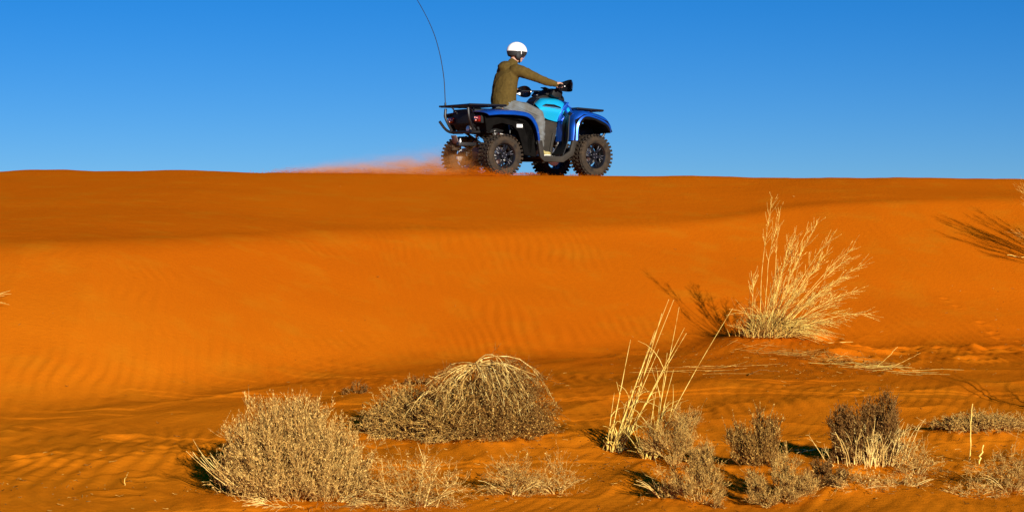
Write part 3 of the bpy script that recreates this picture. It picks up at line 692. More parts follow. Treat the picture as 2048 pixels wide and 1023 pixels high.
def shell(name, curves_, m, parent, n=28, k=14, thick=.008, label=None, mirror=False):
    """smooth moulded panel through several 3-D curves"""
    C = np.stack([catmull(c, n) for c in curves_]); G = np.stack([catmull(C[:, i], k) for i in range(n)], 1)
    if mirror: G = G * np.array([1, -1, 1])
    idx = np.arange(k * n).reshape(k, n)
    F = np.stack([idx[:-1, :-1], idx[:-1, 1:], idx[1:, 1:], idx[1:, :-1]], -1).reshape(-1, 4)
    if mirror: F = F[:, ::-1]
    me = np_mesh(name, G.reshape(-1, 3), F); bm = bmesh.new(); bm.from_mesh(me); bmesh.ops.recalc_face_normals(bm, faces=bm.faces)
    bmesh.ops.solidify(bm, geom=bm.faces[:], thickness=thick); bm.to_mesh(me); bm.free(); finish(me, 40)
    o = link(name, me, m, parent, smooth=False)
    if label: o['label'] = label
    return o
def pipe(name, pts, r, m, parent, n=24, sides=10, label=None, smooth=True):
    P = catmull(pts, n) if smooth and len(pts) > 2 else np.asarray(pts, float)
    v, f = tubes(P[None], r, r, sides)
    me = np_mesh(name, v, f); bm = bmesh.new(); bm.from_mesh(me)
    bmesh.ops.holes_fill(bm, edges=[e for e in bm.edges if e.is_boundary], sides=0); bmesh.ops.recalc_face_normals(bm, faces=bm.faces)
    bm.to_mesh(me); bm.free(); finish(me, 40)
    o = link(name, me, m, parent, smooth=False)
    if label: o['label'] = label
    return o
def pipes(name, lists, r, m, parent, sides=8, label=None):
    """several bars welded into one part"""
    parts_ = []
    for pts in lists:
        P = catmull(pts, 14) if len(pts) > 2 else np.asarray(pts, float)
        parts_.append(tubes(P[None], r, r, sides))
    v, f = join(*parts_); me = np_mesh(name, v, f); bm = bmesh.new(); bm.from_mesh(me)
    bmesh.ops.holes_fill(bm, edges=[e for e in bm.edges if e.is_boundary], sides=0); bmesh.ops.recalc_face_normals(bm, faces=bm.faces)
    bm.to_mesh(me); bm.free(); finish(me, 40)
    o = link(name, me, m, parent, smooth=False)
    if label: o['label'] = label
    return o
def lathe_y(prof, segs=40):
    """(radius, y) outline turned about the Y axis"""
    a = np.arange(segs) * 2 * math.pi / segs; pr = np.array(prof, float)
    V = np.stack([pr[:, None, 0] * np.cos(a), np.repeat(pr[:, 1:2], segs, 1), pr[:, None, 0] * np.sin(a)], -1)
    idx = np.arange(len(prof) * segs).reshape(len(prof), segs); nx = np.roll(idx, -1, 1)
    F = np.stack([idx[:-1], nx[:-1], nx[1:], idx[1:]], -1).reshape(-1, 4)
    return V.reshape(-1, 3), F
def cyl(name, p0, p1, r, m, parent, label=None, sides=20, bevel=.003, r2=None):
    p0 = Vector(p0); p1 = Vector(p1); d = p1 - p0
    bm = bmesh.new(); bmesh.ops.create_cone(bm, cap_ends=True, segments=sides, radius1=r, radius2=r if r2 is None else r2, depth=d.length,
        matrix=Matrix.Translation((p0 + p1) / 2) @ d.to_track_quat('Z', 'Y').to_matrix().to_4x4())
    return bm_obj(name, bm, m, parent, label, bevel)

QX, QY = .211, 27.12
HEAD = R(32)
QZ = gz(QX - .75 * .85 + .3, QY - .9) - .012
Q = empty('quad_bike', (QX, QY, QZ), HEAD)
tag(Q, 'blue and black quad bike riding along the crest of the dune', 'quad bike')

def make_wheel(x, side, r, spin, steer=0.0):
    w = .24; sy = -1 if side == 'r' else 1
    yc = .51 * sy
    # rim with dish and split spokes
    rr = r * .60
    prof = [(rr + .012, .11), (rr + .012, .10), (rr - .004, .092), (rr - .012, .04), (rr - .02, -.07), (rr - .004, -.10), (rr + .012, -.11)]
    v, f = lathe_y([(a, b * -sy) for a, b in prof], 44)
    bm = bmesh.new(); me = np_mesh('wheel', v, f); bm.from_mesh(me); bmesh.ops.solidify(bm, geom=bm.faces[:], thickness=.005)
    for k in range(6):
        for dd in (-.16, .16):
            a = spin + k * math.pi / 3
            p0 = Vector((math.cos(a) * .040, 0, math.sin(a) * .040)); p1 = Vector((math.cos(a + dd) * (rr - .004), 0, math.sin(a + dd) * (rr - .004)))
            d = (p1 - p0); mid = (p0 + p1) / 2; q = d.to_track_quat('X', 'Y').to_matrix()
            bm_box(bm, mid + Vector((0, .070 * sy, 0)), (d.length, .022, .016), q)
    bmesh.ops.create_cone(bm, cap_ends=True, segments=24, radius1=.058, radius2=.050, depth=.05, matrix=Matrix.Translation((0, .068 * sy, 0)) @ Matrix.Rotation(R(90) * -sy, 4, 'X'))
    wh = bm_obj('wheel', bm, GLOSS, Q, None, 0)
    wh.location = (x, yc, r - .004); wh.rotation_euler = (0, 0, steer)
    bm = bmesh.new()                                    # machined faces that catch the light
    for k in (0, 2, 5):
        for dd in (-.16, .16):
            a = spin + k * math.pi / 3
            p0 = Vector((math.cos(a + dd * .7) * (rr * .62), 0, math.sin(a + dd * .7) * (rr * .62))); p1 = Vector((math.cos(a + dd) * (rr - .010), 0, math.sin(a + dd) * (rr - .010)))
            d = (p1 - p0); q = d.to_track_quat('X', 'Y').to_matrix()
            bm_box(bm, (p0 + p1) / 2 + Vector((0, .0815 * sy, 0)), (d.length, .004, .006), q)
    for k in range(4):
        a = spin + k * math.pi / 2
        bmesh.ops.create_cone(bm, cap_ends=True, segments=6, radius1=.007, radius2=.007, depth=.012, matrix=Matrix.Translation((math.cos(a) * .032, .096 * sy, math.sin(a) * .032)) @ Matrix.Rotation(R(90), 4, 'X'))
    bm_obj('machined_spoke_edge', bm, METAL, wh)['kind'] = 'stuff'
    cyl('brake_disc', (0, -.05 * sy, 0), (0, -.044 * sy, 0), rr * .72, METAL, wh, bevel=.001, sides=28)
    # tyre
    h = w / 2
    prof = [(rr, h - .012), (rr + .012, h - .001), (rr + .03, h + .006), (r * .80, h + .010), (r * .90, h - .002), (r - .018, h - .022), (r - .010, h - .06), (r - .008, 0)]
    prof = prof + [(a, -b) for a, b in prof[-2::-1]]
    v, f = lathe_y(prof, 56); me = np_mesh('tyre', v, f); bm = bmesh.new(); bm.from_mesh(me); bmesh.ops.recalc_face_normals(bm, faces=bm.faces)
    nl = 32
    for k in range(nl):
        for s2 in (-1, 1):
            a = (k + (.25 if s2 > 0 else -.25)) * 2 * math.pi / nl + spin
            rot = Matrix.Rotation(-a, 3, 'Y')
            tilt = Matrix.Rotation(R(16 * s2), 3, 'X')
            bm_box(bm, rot @ Vector((r - .009, s2 * (h - .020), 0)), (.017, .046, .030), rot @ Matrix.Rotation(R(-18 * s2), 3, 'Z'))   # shoulder block
            bm_box(bm, rot @ Vector((r - .034, s2 * (h + .000), 0)), (.028, .010, .022), rot)                                        # side block
            bm_box(bm, rot @ Vector((r - .005, s2 * .040, 0)), (.014, .058, .020), rot @ Matrix.Rotation(R(24 * s2), 3, 'X'))               # centre chevron
    ty = bm_obj('tyre', bm, RUBBER, wh, None, 0)
    # moulded rings on the sidewall
    v1 = lathe_y([(r * .72, sy * (h + .009)), (r * .735, sy * (h + .014)), (r * .75, sy * (h + .011))], 56)
    ring = link('sidewall_ring', np_mesh('sidewall_ring', *v1), RUBBER, wh)
    return wh
for x, r, spin in ((-.753, .288, .3), (.757, .300, .9)):
    for side in 'rl': make_wheel(x, side, r, spin + (.4 if side == 'l' else 0), R(5) if x > 0 else 0)

# chassis, engine, drivetrain
box('engine', (.08, 0, .50), (.52, .34, .36), STEEL, Q, .03)
bm = bmesh.new()
for i in range(7): bm_box(bm, (.16, -.178, .42 + i * .03), (.22, .02, .010))
bm_obj('cooling_fins', bm, METAL, Q)['kind'] = 'stuff'
pipes('chassis', [[(-.95, s * .13, .62), (-.6, s * .13, .42), (-.3, s * .14, .27), (.3, s * .14, .25), (.7, s * .13, .30), (1.02, s * .12, .55)] for s in (-1, 1)] +
      [[(-.95, s * .13, .62), (-.9, s * .2, .88), (-.5, s * .2, .90), (.1, s * .14, .86), (.5, s * .13, .95), (.98, s * .14, .88), (1.04, s * .12, .55)] for s in (-1, 1)] +
      [[(-.95, -.13, .62), (-.95, .13, .62)], [(1.02, -.12, .55), (1.02, .12, .55)]], .018, STEEL, Q)
prism('skid_plate', [(-.55, .24), (-.2, .215), (.5, .215), (.95, .33), (.95, .345), (.5, .235), (-.2, .235), (-.55, .26)], -.17, .17, BLACK, Q, .003)
box('rear_differential', (-.75, 0, .31), (.22, .22, .20), STEEL, Q, .04)
box('front_differential', (.75, 0, .32), (.18, .16, .18), STEEL, Q, .04)
for x in (-.753, .757):
    for s in (-1, 1):
        pipes('suspension_arm', [[(x - .16, s * .14, .30), (x, s * .38, .26)], [(x + .16, s * .14, .30), (x, s * .38, .26)], [(x - .13, s * .16, .44), (x, s * .38, .36)], [(x + .13, s * .16, .44), (x, s * .38, .36)]], .013, STEEL, Q)
        cyl('drive_shaft', (x, s * .1, .31), (x, s * .40, .29), .016, STEEL, Q)
        box('wheel_hub', (x, s * .40, .30), (.09, .06, .14), STEEL, Q, .015)
        sx = x + (.07 if x < 0 else -.05)
        top = Vector((sx, s * .17, .76)); bot = Vector((sx, s * .33, .38))
        sh = cyl('shock_absorber', top, bot, .016, METAL, Q)
        ax = (bot - top); ph = np.linspace(0, 6.5 * 2 * math.pi, 90); u = np.array(ax.normalized()); e1 = unit(np.cross(u, [0, 1, 0])); e2 = np.cross(u, e1)
        P = np.array(top) + np.outer(np.linspace(.12, .80, 90), np.array(ax)) + .034 * (np.outer(np.cos(ph), e1) + np.outer(np.sin(ph), e2))
        v, f = tubes(P[None], .006, .006, 6); link('spring', np_mesh('spring', v, f), SPRING, sh)
# rear end
cyl('exhaust', (-.62, -.10, .62), (-1.02, -.13, .66), .072, STEEL, Q, 'round black silencer', 24, .012)
cyl('exhaust_tip', (-1.02, -.13, .66), (-1.06, -.135, .662), .040, METAL, Q)
cyl('exhaust_pipe', (-.62, -.10, .62), (.0, -.16, .50), .024, METAL, Q)
prism('tail_section', [(-1.02, .94), (-1.03, .74), (-.96, .64), (-.80, .60), (-.55, .62), (-.50, .90), (-.6, .94)], -.26, .34, BLACK, Q, .015)
box('tool_box', (-.80, .0, .83), (.34, .62, .14), BLACK, Q, .02)
pipes('rear_bumper', [[(-.88, .30, .62), (-1.06, .30, .62), (-1.16, .30, .66), (-1.26, .30, .77)], [(-.88, -.26, .62), (-1.02, -.26, .61), (-1.08, -.26, .62)], [(-1.06, .30, .62), (-1.06, -.26, .61)], [(-1.15, .32, .95), (-1.15, .32, .82), (-1.06, .30, .64)], [(-1.15, -.30, .95), (-1.13, -.30, .80), (-1.04, -.26, .63)]], .020, STEEL, Q)
cyl('tow_ball', (-1.10, 0, .47), (-1.10, 0, .53), .024, METAL, Q, r2=.014)
box('tow_hitch', (-1.0, 0, .45), (.28, .07, .05), STEEL, Q, .006)
box('number_plate', (-1.07, .20, .52), (.008, .15, .12), GREYP, Q, .004, Matrix.Rotation(R(-20), 3, 'Y'))
for s, y in ((-1, -.36), (1, .36)):
    tl = box('taillight', (-1.035, y, .79), (.05, .13, .085), REDL, Q, .018)
    bm = bmesh.new()
    for (dy, dz) in ((-.03, .014), (.025, .02), (.0, -.018)):
        bmesh.ops.create_uvsphere(bm, u_segments=10, v_segments=6, radius=.011, matrix=Matrix.Translation((-1.062, y + dy, .79 + dz)))
    bm_obj('reflector', bm, mat('pink_reflector', (.9, .35, .3), rough=.15, spec=.8, noise=.1), tl)
    box('taillight_housing', (-1.00, y, .79), (.05, .17, .12), BLACK, Q, .012)
# a white warning sticker and a grab lug under the rear fender
box('warning_sticker', (-.44, -.505, .70), (.095, .006, .045), WHITEP, Q, 0)
prism('inner_wheel_arch', [(-1.0, .82), (-.97, .62), (-.92, .60), (-.86, .70), (-.72, .735), (-.55, .70), (-.46, .62), (-.40, .46), (-.36, .30), (-.17, .27), (-.15, .42), (-.2, .64), (-.26, .78), (-.42, .83), (-.75, .845)], -.50, -.47, WELL, Q, .006)
prism('inner_wheel_arch', [(-1.0, .82), (-.97, .62), (-.92, .60), (-.86, .70), (-.72, .735), (-.55, .70), (-.46, .62), (-.40, .46), (-.36, .30), (-.17, .27), (-.15, .42), (-.2, .64), (-.26, .78), (-.42, .83), (-.75, .845)], .50, .47, WELL, Q, .006)
prism('splash_guard', [(-.95, .84), (-.55, .84), (-.40, .74), (-.32, .55), (-.30, .32), (-.24, .32), (-.2, .6), (-.28, .84)], -.50, -.22, WELL, Q, .01)
prism('splash_guard', [(-.95, .84), (-.55, .84), (-.40, .74), (-.32, .55), (-.30, .32), (-.24, .32), (-.2, .6), (-.28, .84)], .50, .22, WELL, Q, .01)
# fenders
def at_y(pts, y): return [(a, y, c) for a, c in pts]
for mir in (False, True):
    shell('rear_fender', [at_y([(-1.03, .905), (-.8, .935), (-.5, .935), (-.30, .905), (-.19, .80), (-.16, .62), (-.15, .50)], -.20),
                     at_y([(-1.05, .885), (-.8, .915), (-.5, .912), (-.29, .875), (-.18, .75), (-.14, .60), (-.13, .48)], -.50),
                     at_y([(-1.03, .868), (-.8, .893), (-.5, .888), (-.31, .852), (-.20, .73), (-.16, .58), (-.15, .47)], -.585),
                     at_y([(-1.00, .835), (-.8, .850), (-.52, .845), (-.35, .81), (-.25, .70), (-.205, .56), (-.19, .46)], -.622)], BLUE, Q, 34, 14, .010, mirror=mir)
    shell('front_fender', [at_y([(.36, .50), (.38, .70), (.44, .86), (.60, .955), (.80, .945), (.98, .905), (1.08, .80), (1.10, .70)], -.20),
                     at_y([(.37, .50), (.385, .70), (.44, .85), (.57, .930), (.78, .915), (.98, .86), (1.07, .77), (1.09, .68)], -.48),
                     at_y([(.375, .51), (.395, .70), (.45, .835), (.57, .905), (.76, .885), (.95, .825), (1.04, .74), (1.06, .66)], -.585),
                     at_y([(.455, .51), (.465, .69), (.505, .785), (.60, .850), (.76, .830), (.93, .765), (1.01, .70), (1.03, .63)], -.625)], BLUE, Q, 38, 14, .010, mirror=mir)
    s = 1 if mir else -1
    prism('front_arch_liner', [(.40, .50), (.48, .50), (.50, .70), (.58, .81), (.75, .80), (.95, .72), (1.02, .62), (1.06, .64), (.98, .79), (.76, .86), (.57, .88), (.43, .80)], s * .615, s * .22, WELL, Q, .006)
    # footwell
    prism('footwell', [(-.21, .50), (-.165, .262), (-.10, .205), (.22, .20), (.39, .300), (.455, .51), (.375, .51), (.33, .36), (.20, .283), (-.10, .283), (-.135, .50)], s * .62, s * .57, DARKG, Q, .010)
    prism('footboard', [(-.14, .283), (.20, .283), (.22, .255), (-.14, .255)], s * .568, s * .17, BLACK, Q, .004)
    shell('leg_shield', [[(.36, s * .57, .86), (.345, s * .57, .70), (.33, s * .57, .50), (.25, s * .57, .30)],
                         [(.42, s * .40, .90), (.40, s * .40, .70), (.38, s * .40, .50), (.27, s * .40, .30)],
                         [(.50, s * .20, .95), (.48, s * .20, .70), (.44, s * .20, .50), (.30, s * .20, .30)]], BLACK, Q, 14, 8, .012)
    shell('leg_shield_trim', [[(.44, s * .50, .90), (.372, s * .45, .79), (.365, s * .42, .60), (.33, s * .42, .36)],
                         [(.46, s * .40, .93), (.375, s * .36, .79), (.368, s * .36, .60), (.335, s * .39, .36)]], BLUE if False else BLACK, Q, 14, 6, .012)
    # cowl beside the tank
    shell('tank_cowl', [at_y([(.06, 1.045), (.15, 1.110), (.28, 1.125), (.42, 1.118), (.53, 1.07)], s * .10),
                   at_y([(.03, 1.01), (.14, 1.075), (.28, 1.09), (.43, 1.08), (.56, 1.02)], s * .20),
                   at_y([(.05, .95), (.15, .965), (.28, .965), (.42, .955), (.56, .93)], s * .265),
                   at_y([(.09, .885), (.16, .830), (.26, .80), (.38, .785), (.50, .84)], s * .235)], BLUE_LIT, Q, 26, 14, .010)
    prism('cowl_vent', [(.10, 1.005), (.30, .985), (.44, .955), (.40, .995), (.30, 1.025), (.16, 1.03)], s * .262, s * .22, GLOSS, Q, .006)
    pipe('vent_trim', [(.10, s * .262, .998), (.28, s * .268, .978), (.44, s * .262, .948)], .004, METAL, Q)
    shell('nose_cowl', [at_y([(.50, 1.10), (.58, 1.04), (.70, .985), (.90, .955)], s * .10),
                   at_y([(.50, 1.06), (.57, 1.00), (.68, .965), (.90, .94)], s * .22),
                   at_y([(.46, .96), (.50, .90), (.56, .88), (.80, .86)], s * .28)], BLUE, Q, 18, 10, .010)
    prism('cowl_edge', [(.44, .93), (.50, .99), (.545, 1.06), (.52, 1.065), (.45, 1.0), (.38, .87), (.36, .79), (.42, .80)], s * .275, s * .20, BLUE, Q, .008)
    prism('side_cover', [(.10, .87), (.16, .81), (.38, .77), (.36, .60), (.26, .32), (.02, .30), (.04, .70)], s * .215, s * .12, DARKG, Q, .012)
    prism('side_cover_trim', [(.29, .62), (.325, .62), (.27, .30), (.225, .30)], s * .235, s * .20, METAL if False else DARKG, Q, .004)
    bm = bmesh.new()
    for (bx, bz, br) in ((.10, .47, .022), (.14, .52, .009), (.06, .40, .010), (.13, .38, .008), (.04, .52, .009)):
        bmesh.ops.create_cone(bm, cap_ends=True, segments=14, radius1=br, radius2=br * .8, depth=.02, matrix=Matrix.Translation((bx, s * .222, bz)) @ Matrix.Rotation(R(90), 4, 'X'))
    bm_obj('cover_bolt', bm, METAL, Q)['kind'] = 'stuff'
# hood between the fenders, grille and lamps
shell('hood', [[(.58, -.14, 1.075), (.68, -.16, .985), (.88, -.2, .955), (1.06, -.2, .90), (1.12, -.2, .78)],
               [(.60, 0, 1.09), (.70, 0, 1.0), (.88, 0, .965), (1.08, 0, .91), (1.15, 0, .78)],
               [(.58, .14, 1.075), (.68, .16, .985), (.88, .2, .955), (1.06, .2, .90), (1.12, .2, .78)]], BLUE, Q, 20, 10, .01)
prism('front_grille', [(1.02, .78), (1.12, .78), (1.13, .62), (1.06, .52), (.98, .56)], -.22, .22, BLACK, Q, .012)
for s in (-1, 1):
    hl = box('headlight', (1.075, s * .36, .74), (.05, .16, .07), mat('clear_lamp_lens', (.75, .78, .8), rough=.08, spec=.8, coat=.8, noise=.1), Q, .018, Matrix.Rotation(R(-s * 20), 3, 'Z'))
    box('headlight_housing', (1.045, s * .36, .74), (.05, .21, .11), BLACK, Q, .012)
pipes('front_bumper', [[(1.04, s * .20, .42), (1.16, s * .22, .58), (1.20, s * .22, .64), (1.29, s * .24, .70)] for s in (-1, 1)] + [[(1.24, -.23, .665), (1.24, .23, .665)], [(1.10, -.21, .50), (1.10, .21, .50)]], .018, STEEL, Q)
# seat and tank top
bm = bmesh.new()
rings = [(-.64, .15, .955, .05), (-.50, .17, .955, .06), (-.25, .16, .945, .06), (-.05, .13, .955, .07), (.06, .12, 1.00, .08), (.12, .10, 1.06, .05)]
vs_ = []
for (x, hw, zt, h_) in rings:
    vs_.append([bm.verts.new(c) for c in ((x, -hw, zt - h_ * 1.6), (x, -hw, zt - .02), (x, -hw * .75, zt), (x, 0, zt + .008), (x, hw * .75, zt), (x, hw, zt - .02), (x, hw, zt - h_ * 1.6))])
for a, b in zip(vs_[:-1], vs_[1:]):
    for i in range(7): bm.faces.new((a[i], a[(i + 1) % 7], b[(i + 1) % 7], b[i]))
bm.faces.new(vs_[0]); bm.faces.new(vs_[-1][::-1]); bmesh.ops.recalc_face_normals(bm, faces=bm.faces)
o = bm_obj('seat', bm, SEATM, Q, None, 0, 60); md = o.modifiers.new('s', 'SUBSURF'); md.levels = 2; md.render_levels = 2
prism('centre_console', [(.06, 1.05), (.10, 1.13), (.22, 1.165), (.42, 1.15), (.56, 1.08), (.50, .95), (.1, .95)], -.095, .095, BLACK, Q, .02)
cyl('fuel_cap', (.17, 0, 1.14), (.16, 0, 1.175), .040, GLOSS, Q)
prism('seat_nose', [(.02, .99), (.05, 1.06), (.11, 1.125), (.17, 1.10), (.12, 1.0)], -.12, .12, GLOSS, Q, .018)
# racks
def rack(name, x0, x1, hw, z, nb, drop=0.0):
    per = [(x0, -hw, z), (x1 - .03, -hw, z - drop), (x1, -hw + .05, z - drop), (x1, hw - .05, z - drop), (x1 - .03, hw, z - drop), (x0, hw, z), (x0, -hw, z)]
    o = pipe(name, per, .013, STEEL, Q, smooth=False, sides=8)
    prism('rack_plate', [(x0 + .02, z - .004), (x1 - .02, z - .004 - drop), (x1 - .02, z - .018 - drop), (x0 + .02, z - .018)], -hw + .02, -hw + .11, BLACK, Q, .003)
    prism('rack_plate', [(x0 + .02, z - .004), (x1 - .02, z - .004 - drop), (x1 - .02, z - .018 - drop), (x0 + .02, z - .018)], hw - .02, hw - .11, BLACK, Q, .003)
    for i in range(nb):
        y = -hw + .14 + (2 * hw - .28) * i / (nb - 1)
        pipe('rack_bar', [(x0, y, z), (x1, y, z - drop)], .009, STEEL, o, smooth=False, sides=8)
    pipe('rack_bar', [((x0 + x1) / 2, -hw, z - drop / 2 - .012), ((x0 + x1) / 2, hw, z - drop / 2 - .012)], .009, STEEL, o, smooth=False, sides=8)
    return o
rack('rear_rack', -.60, -1.17, .41, .985, 7)
rack('front_rack', .62, 1.09, .38, .975, 6, .022)
for a_, b_ in [((-.70, s * .3, .98), (-.72, s * .28, .88)) for s in (-1, 1)] + [((-1.1, s * .25, .98), (-1.0, s * .22, .86)) for s in (-1, 1)] + [((.95, s * .25, .96), (.93, s * .22, .86)) for s in (-1, 1)]:
    cyl('rack_support', a_, b_, .011, STEEL, Q, sides=10, bevel=0)
# whip antenna, bent back by the wind
ab = cyl('antenna_base', (-1.12, .38, .985), (-1.12, .38, 1.04), .014, STEEL, Q)
v, f = tubes(catmull([(-1.12, .38, 1.03), (-1.145, .38, 1.40), (-1.225, .38, 1.78), (-1.36, .38, 2.12), (-1.60, .385, 2.50), (-1.90, .39, 2.85)], 40)[None], .0062, .0036, 6)
link('antenna', np_mesh('antenna', v, f), STEEL, Q)
# handlebar
hb = pipe('handlebar', [(.305, -.48, 1.287), (.31, -.36, 1.287), (.38, -.18, 1.25), (.40, 0, 1.225), (.28, .20, 1.235), (.055, .38, 1.237), (.005, .48, 1.237)], .012, STEEL, Q, 40)
cyl('grip', (.307, -.46, 1.287), (.309, -.32, 1.287), .019, BLACK, hb)
cyl('grip', (.012, .46, 1.237), (.080, .33, 1.237), .019, BLACK, hb)
cyl('steering_stem', (.40, 0, 1.22), (.50, 0, 1.05), .03, STEEL, Q)
prism('instrument_pod', [(.24, 1.17), (.27, 1.225), (.36, 1.265), (.46, 1.25), (.56, 1.14), (.58, 1.08), (.46, 1.10), (.34, 1.14)], -.12, .12, BLACK, Q, .025)
prism('pod_shroud', [(.20, 1.165), (.26, 1.235), (.34, 1.24), (.42, 1.20), (.36, 1.12), (.26, 1.13)], .12, .22, BLACK, Q, .02)
prism('pod_shroud', [(.28, 1.165), (.32, 1.25), (.40, 1.26), (.48, 1.20), (.44, 1.12), (.34, 1.13)], -.22, -.12, BLACK, Q, .02)
box('display', (.315, 0, 1.262), (.09, .13, .012), GLOSS, Q, .004, Matrix.Rotation(R(20), 3, 'Y'))
def hand_guard(c, yaw, mir):
    # curved shield in front of the grip
    s = 1 if mir else -1
    pts = []
    for (u, fwd, zt, zb) in ((-.17, .04, .030, -.05), (-.09, .11, .06, -.075), (.0, .145, .085, -.085), (.08, .14, .08, -.075), (.13, .09, .045, -.04)):
        pts.append((u, fwd, zt, zb))
    def P(u, f_, z):
        ca, sa = math.cos(yaw), math.sin(yaw); lx, ly = f_, s * u
        return (c[0] + lx * ca - ly * sa, c[1] + lx * sa + ly * ca, c[2] + z)
    shell('hand_guard', [[P(u, f_ - .02, zt) for u, f_, zt, zb in pts], [P(u, f_, (zt + zb) / 2 + .02) for u, f_, zt, zb in pts], [P(u, f_ - .01, zb) for u, f_, zt, zb in pts]], GLOSS, hb, 18, 8, .008)
hand_guard((.33, -.40, 1.287), R(6), False)
hand_guard((.13, .38, 1.237), R(20), True)
pipe('brake_lever', [(.37, -.27, 1.275), (.375, -.36, 1.275), (.35, -.45, 1.275)], .006, METAL, hb)
pipe('brake_lever', [(.22, .27, 1.225), (.18, .36, 1.225), (.13, .45, 1.225)], .006, METAL, hb)
pipe('brake_hose', [(.38, -.2, 1.26), (.50, -.15, 1.22), (.55, -.05, 1.10)], .005, BLACK, Q)
pipe('brake_hose', [(.30, .2, 1.24), (.42, .17, 1.20), (.50, .06, 1.10)], .005, BLACK, Q)
for o in list(Q.children_recursive):
    if o.name.split('.')[0] in ('cooling_fins',): o.name = 'cooling_fin'

# ------------------------------------------------------------------ rider
SKIN = mat('skin', (.50, .27, .18), rough=.5, noise=.15, scale=25)
HOOD = mat('olive_brown_sweatshirt', (.088, .057, .013), rough=.9, spec=.1, noise=.25, scale=30, bump=.002, bscale=120)
JEAN = mat('faded_grey_jeans', (.135, .150, .150), rough=.9, spec=.1, noise=.0, color2=(.10, .095, .08), scale=12, bump=.0015, bscale=160)
HELM = mat('white_helmet_shell', (.86, .85, .80), rough=.22, spec=.6, coat=.5, noise=.04, scale=30)
HPAD = mat('black_helmet_padding', (.012, .012, .012), rough=.7, noise=.2, scale=60)
SHOE = mat('khaki_shoe', (.42, .34, .12), rough=.7, noise=.35, scale=50)
SOLE = mat('white_shoe_sole', (.70, .66, .55), rough=.6, noise=.2, scale=50)
def ell(bm, c, r, rot=None, seg=20):
    M = Matrix.Translation(c) @ (rot.to_4x4() if rot else Matrix()) @ Matrix.Diagonal((*r, 1))
    bmesh.ops.create_uvsphere(bm, u_segments=seg, v_segments=seg // 2 + 2, radius=1, matrix=M)
def limb(bm, pts, seg=14):
    """tapered capsules through (point, radius)"""
    for (p, r) in pts: ell(bm, p, (r, r, r), None, seg)
    for (p0, r0), (p1, r1) in zip(pts[:-1], pts[1:]):
        p0 = Vector(p0); p1 = Vector(p1); d = p1 - p0
        if d.length < 1e-5: continue
        bmesh.ops.create_cone(bm, cap_ends=True, segments=seg, radius1=r0, radius2=r1, depth=d.length, matrix=Matrix.Translation((p0 + p1) / 2) @ d.to_track_quat('Z', 'Y').to_matrix().to_4x4())
def fuse(name, bm, voxel, m, parent, smooth_it=4, folds=0.0, fscale=14, label=None, fdir=(1, 1, 2.2)):
    """one continuous skin over all the masses"""
    me = bpy.data.meshes.new(name + '_raw'); bm.to_mesh(me); bm.free()
    o = bpy.data.objects.new(name + '_raw', me); col.objects.link(o)
    md = o.modifiers.new('r', 'REMESH'); md.mode = 'VOXEL'; md.voxel_size = voxel; md.use_smooth_shade = True
    sm = o.modifiers.new('s', 'SMOOTH'); sm.iterations = smooth_it; sm.factor = .5
    dg = bpy.context.evaluated_depsgraph_get(); dg.update()
    me2 = bpy.data.meshes.new_from_object(o.evaluated_get(dg)); me2.name = name
    bpy.data.objects.remove(o)
    if folds:
        n = len(me2.vertices); co = np.empty(n * 3); me2.vertices.foreach_get('co', co); co = co.reshape(-1, 3)
        no = np.empty(n * 3); me2.vertices.foreach_get('normal', no); no = no.reshape(-1, 3)
        a = fbm(co[:, 0] * fscale * fdir[0] + co[:, 1] * 9 + co[:, 2] * 6, co[:, 2] * fscale * fdir[2] + co[:, 0] * 7 - co[:, 1] * 5, 3, 90)
        co = co + no * ((1 - np.abs(a)) ** 2 - .5)[:, None] * folds
        me2.vertices.foreach_set('co', co.ravel()); me2.update()
    return (link(name, me2, m, parent), (label and None))[0]

# the body, bare, one continuous mesh; clothes are worn over it
bm = bmesh.new()
Hc = Vector((-.165, 0, 1.745)); htilt = Matrix.Rotation(R(6), 3, 'Y') @ Matrix.Rotation(R(-8), 3, 'Z')
def hp(x, y, z): return Hc + htilt @ Vector((x, y, z))
ell(bm, hp(-.012, 0, .03), (.098, .078, .098)); ell(bm, hp(.022, 0, -.045), (.070, .060, .078)); ell(bm, hp(.055, 0, -.095), (.032, .032, .024))
limb(bm, [(hp(.088, 0, .005), .010), (hp(.112, 0, -.034), .014)])              # nose
for s in (-1, 1):
    ell(bm, hp(.102, s * .0, -.066), (.012, .024, .006)); ell(bm, hp(-.005, s * .078, -.02), (.020, .008, .030)); ell(bm, hp(.105, s * .011, -.038), (.008, .009, .007))
limb(bm, [(hp(-.02, 0, -.06), .058), ((-.235, 0, 1.60), .060), ((-.27, 0, 1.52), .075)])
ell(bm, (-.33, 0, 1.42), (.11, .165, .17)); ell(bm, (-.36, 0, 1.20), (.10, .14, .16)); ell(bm, (-.40, 0, 1.02), (.12, .165, .10))
HR = Vector((.308, -.385, 1.287)); HL = Vector((.045, .395, 1.237))
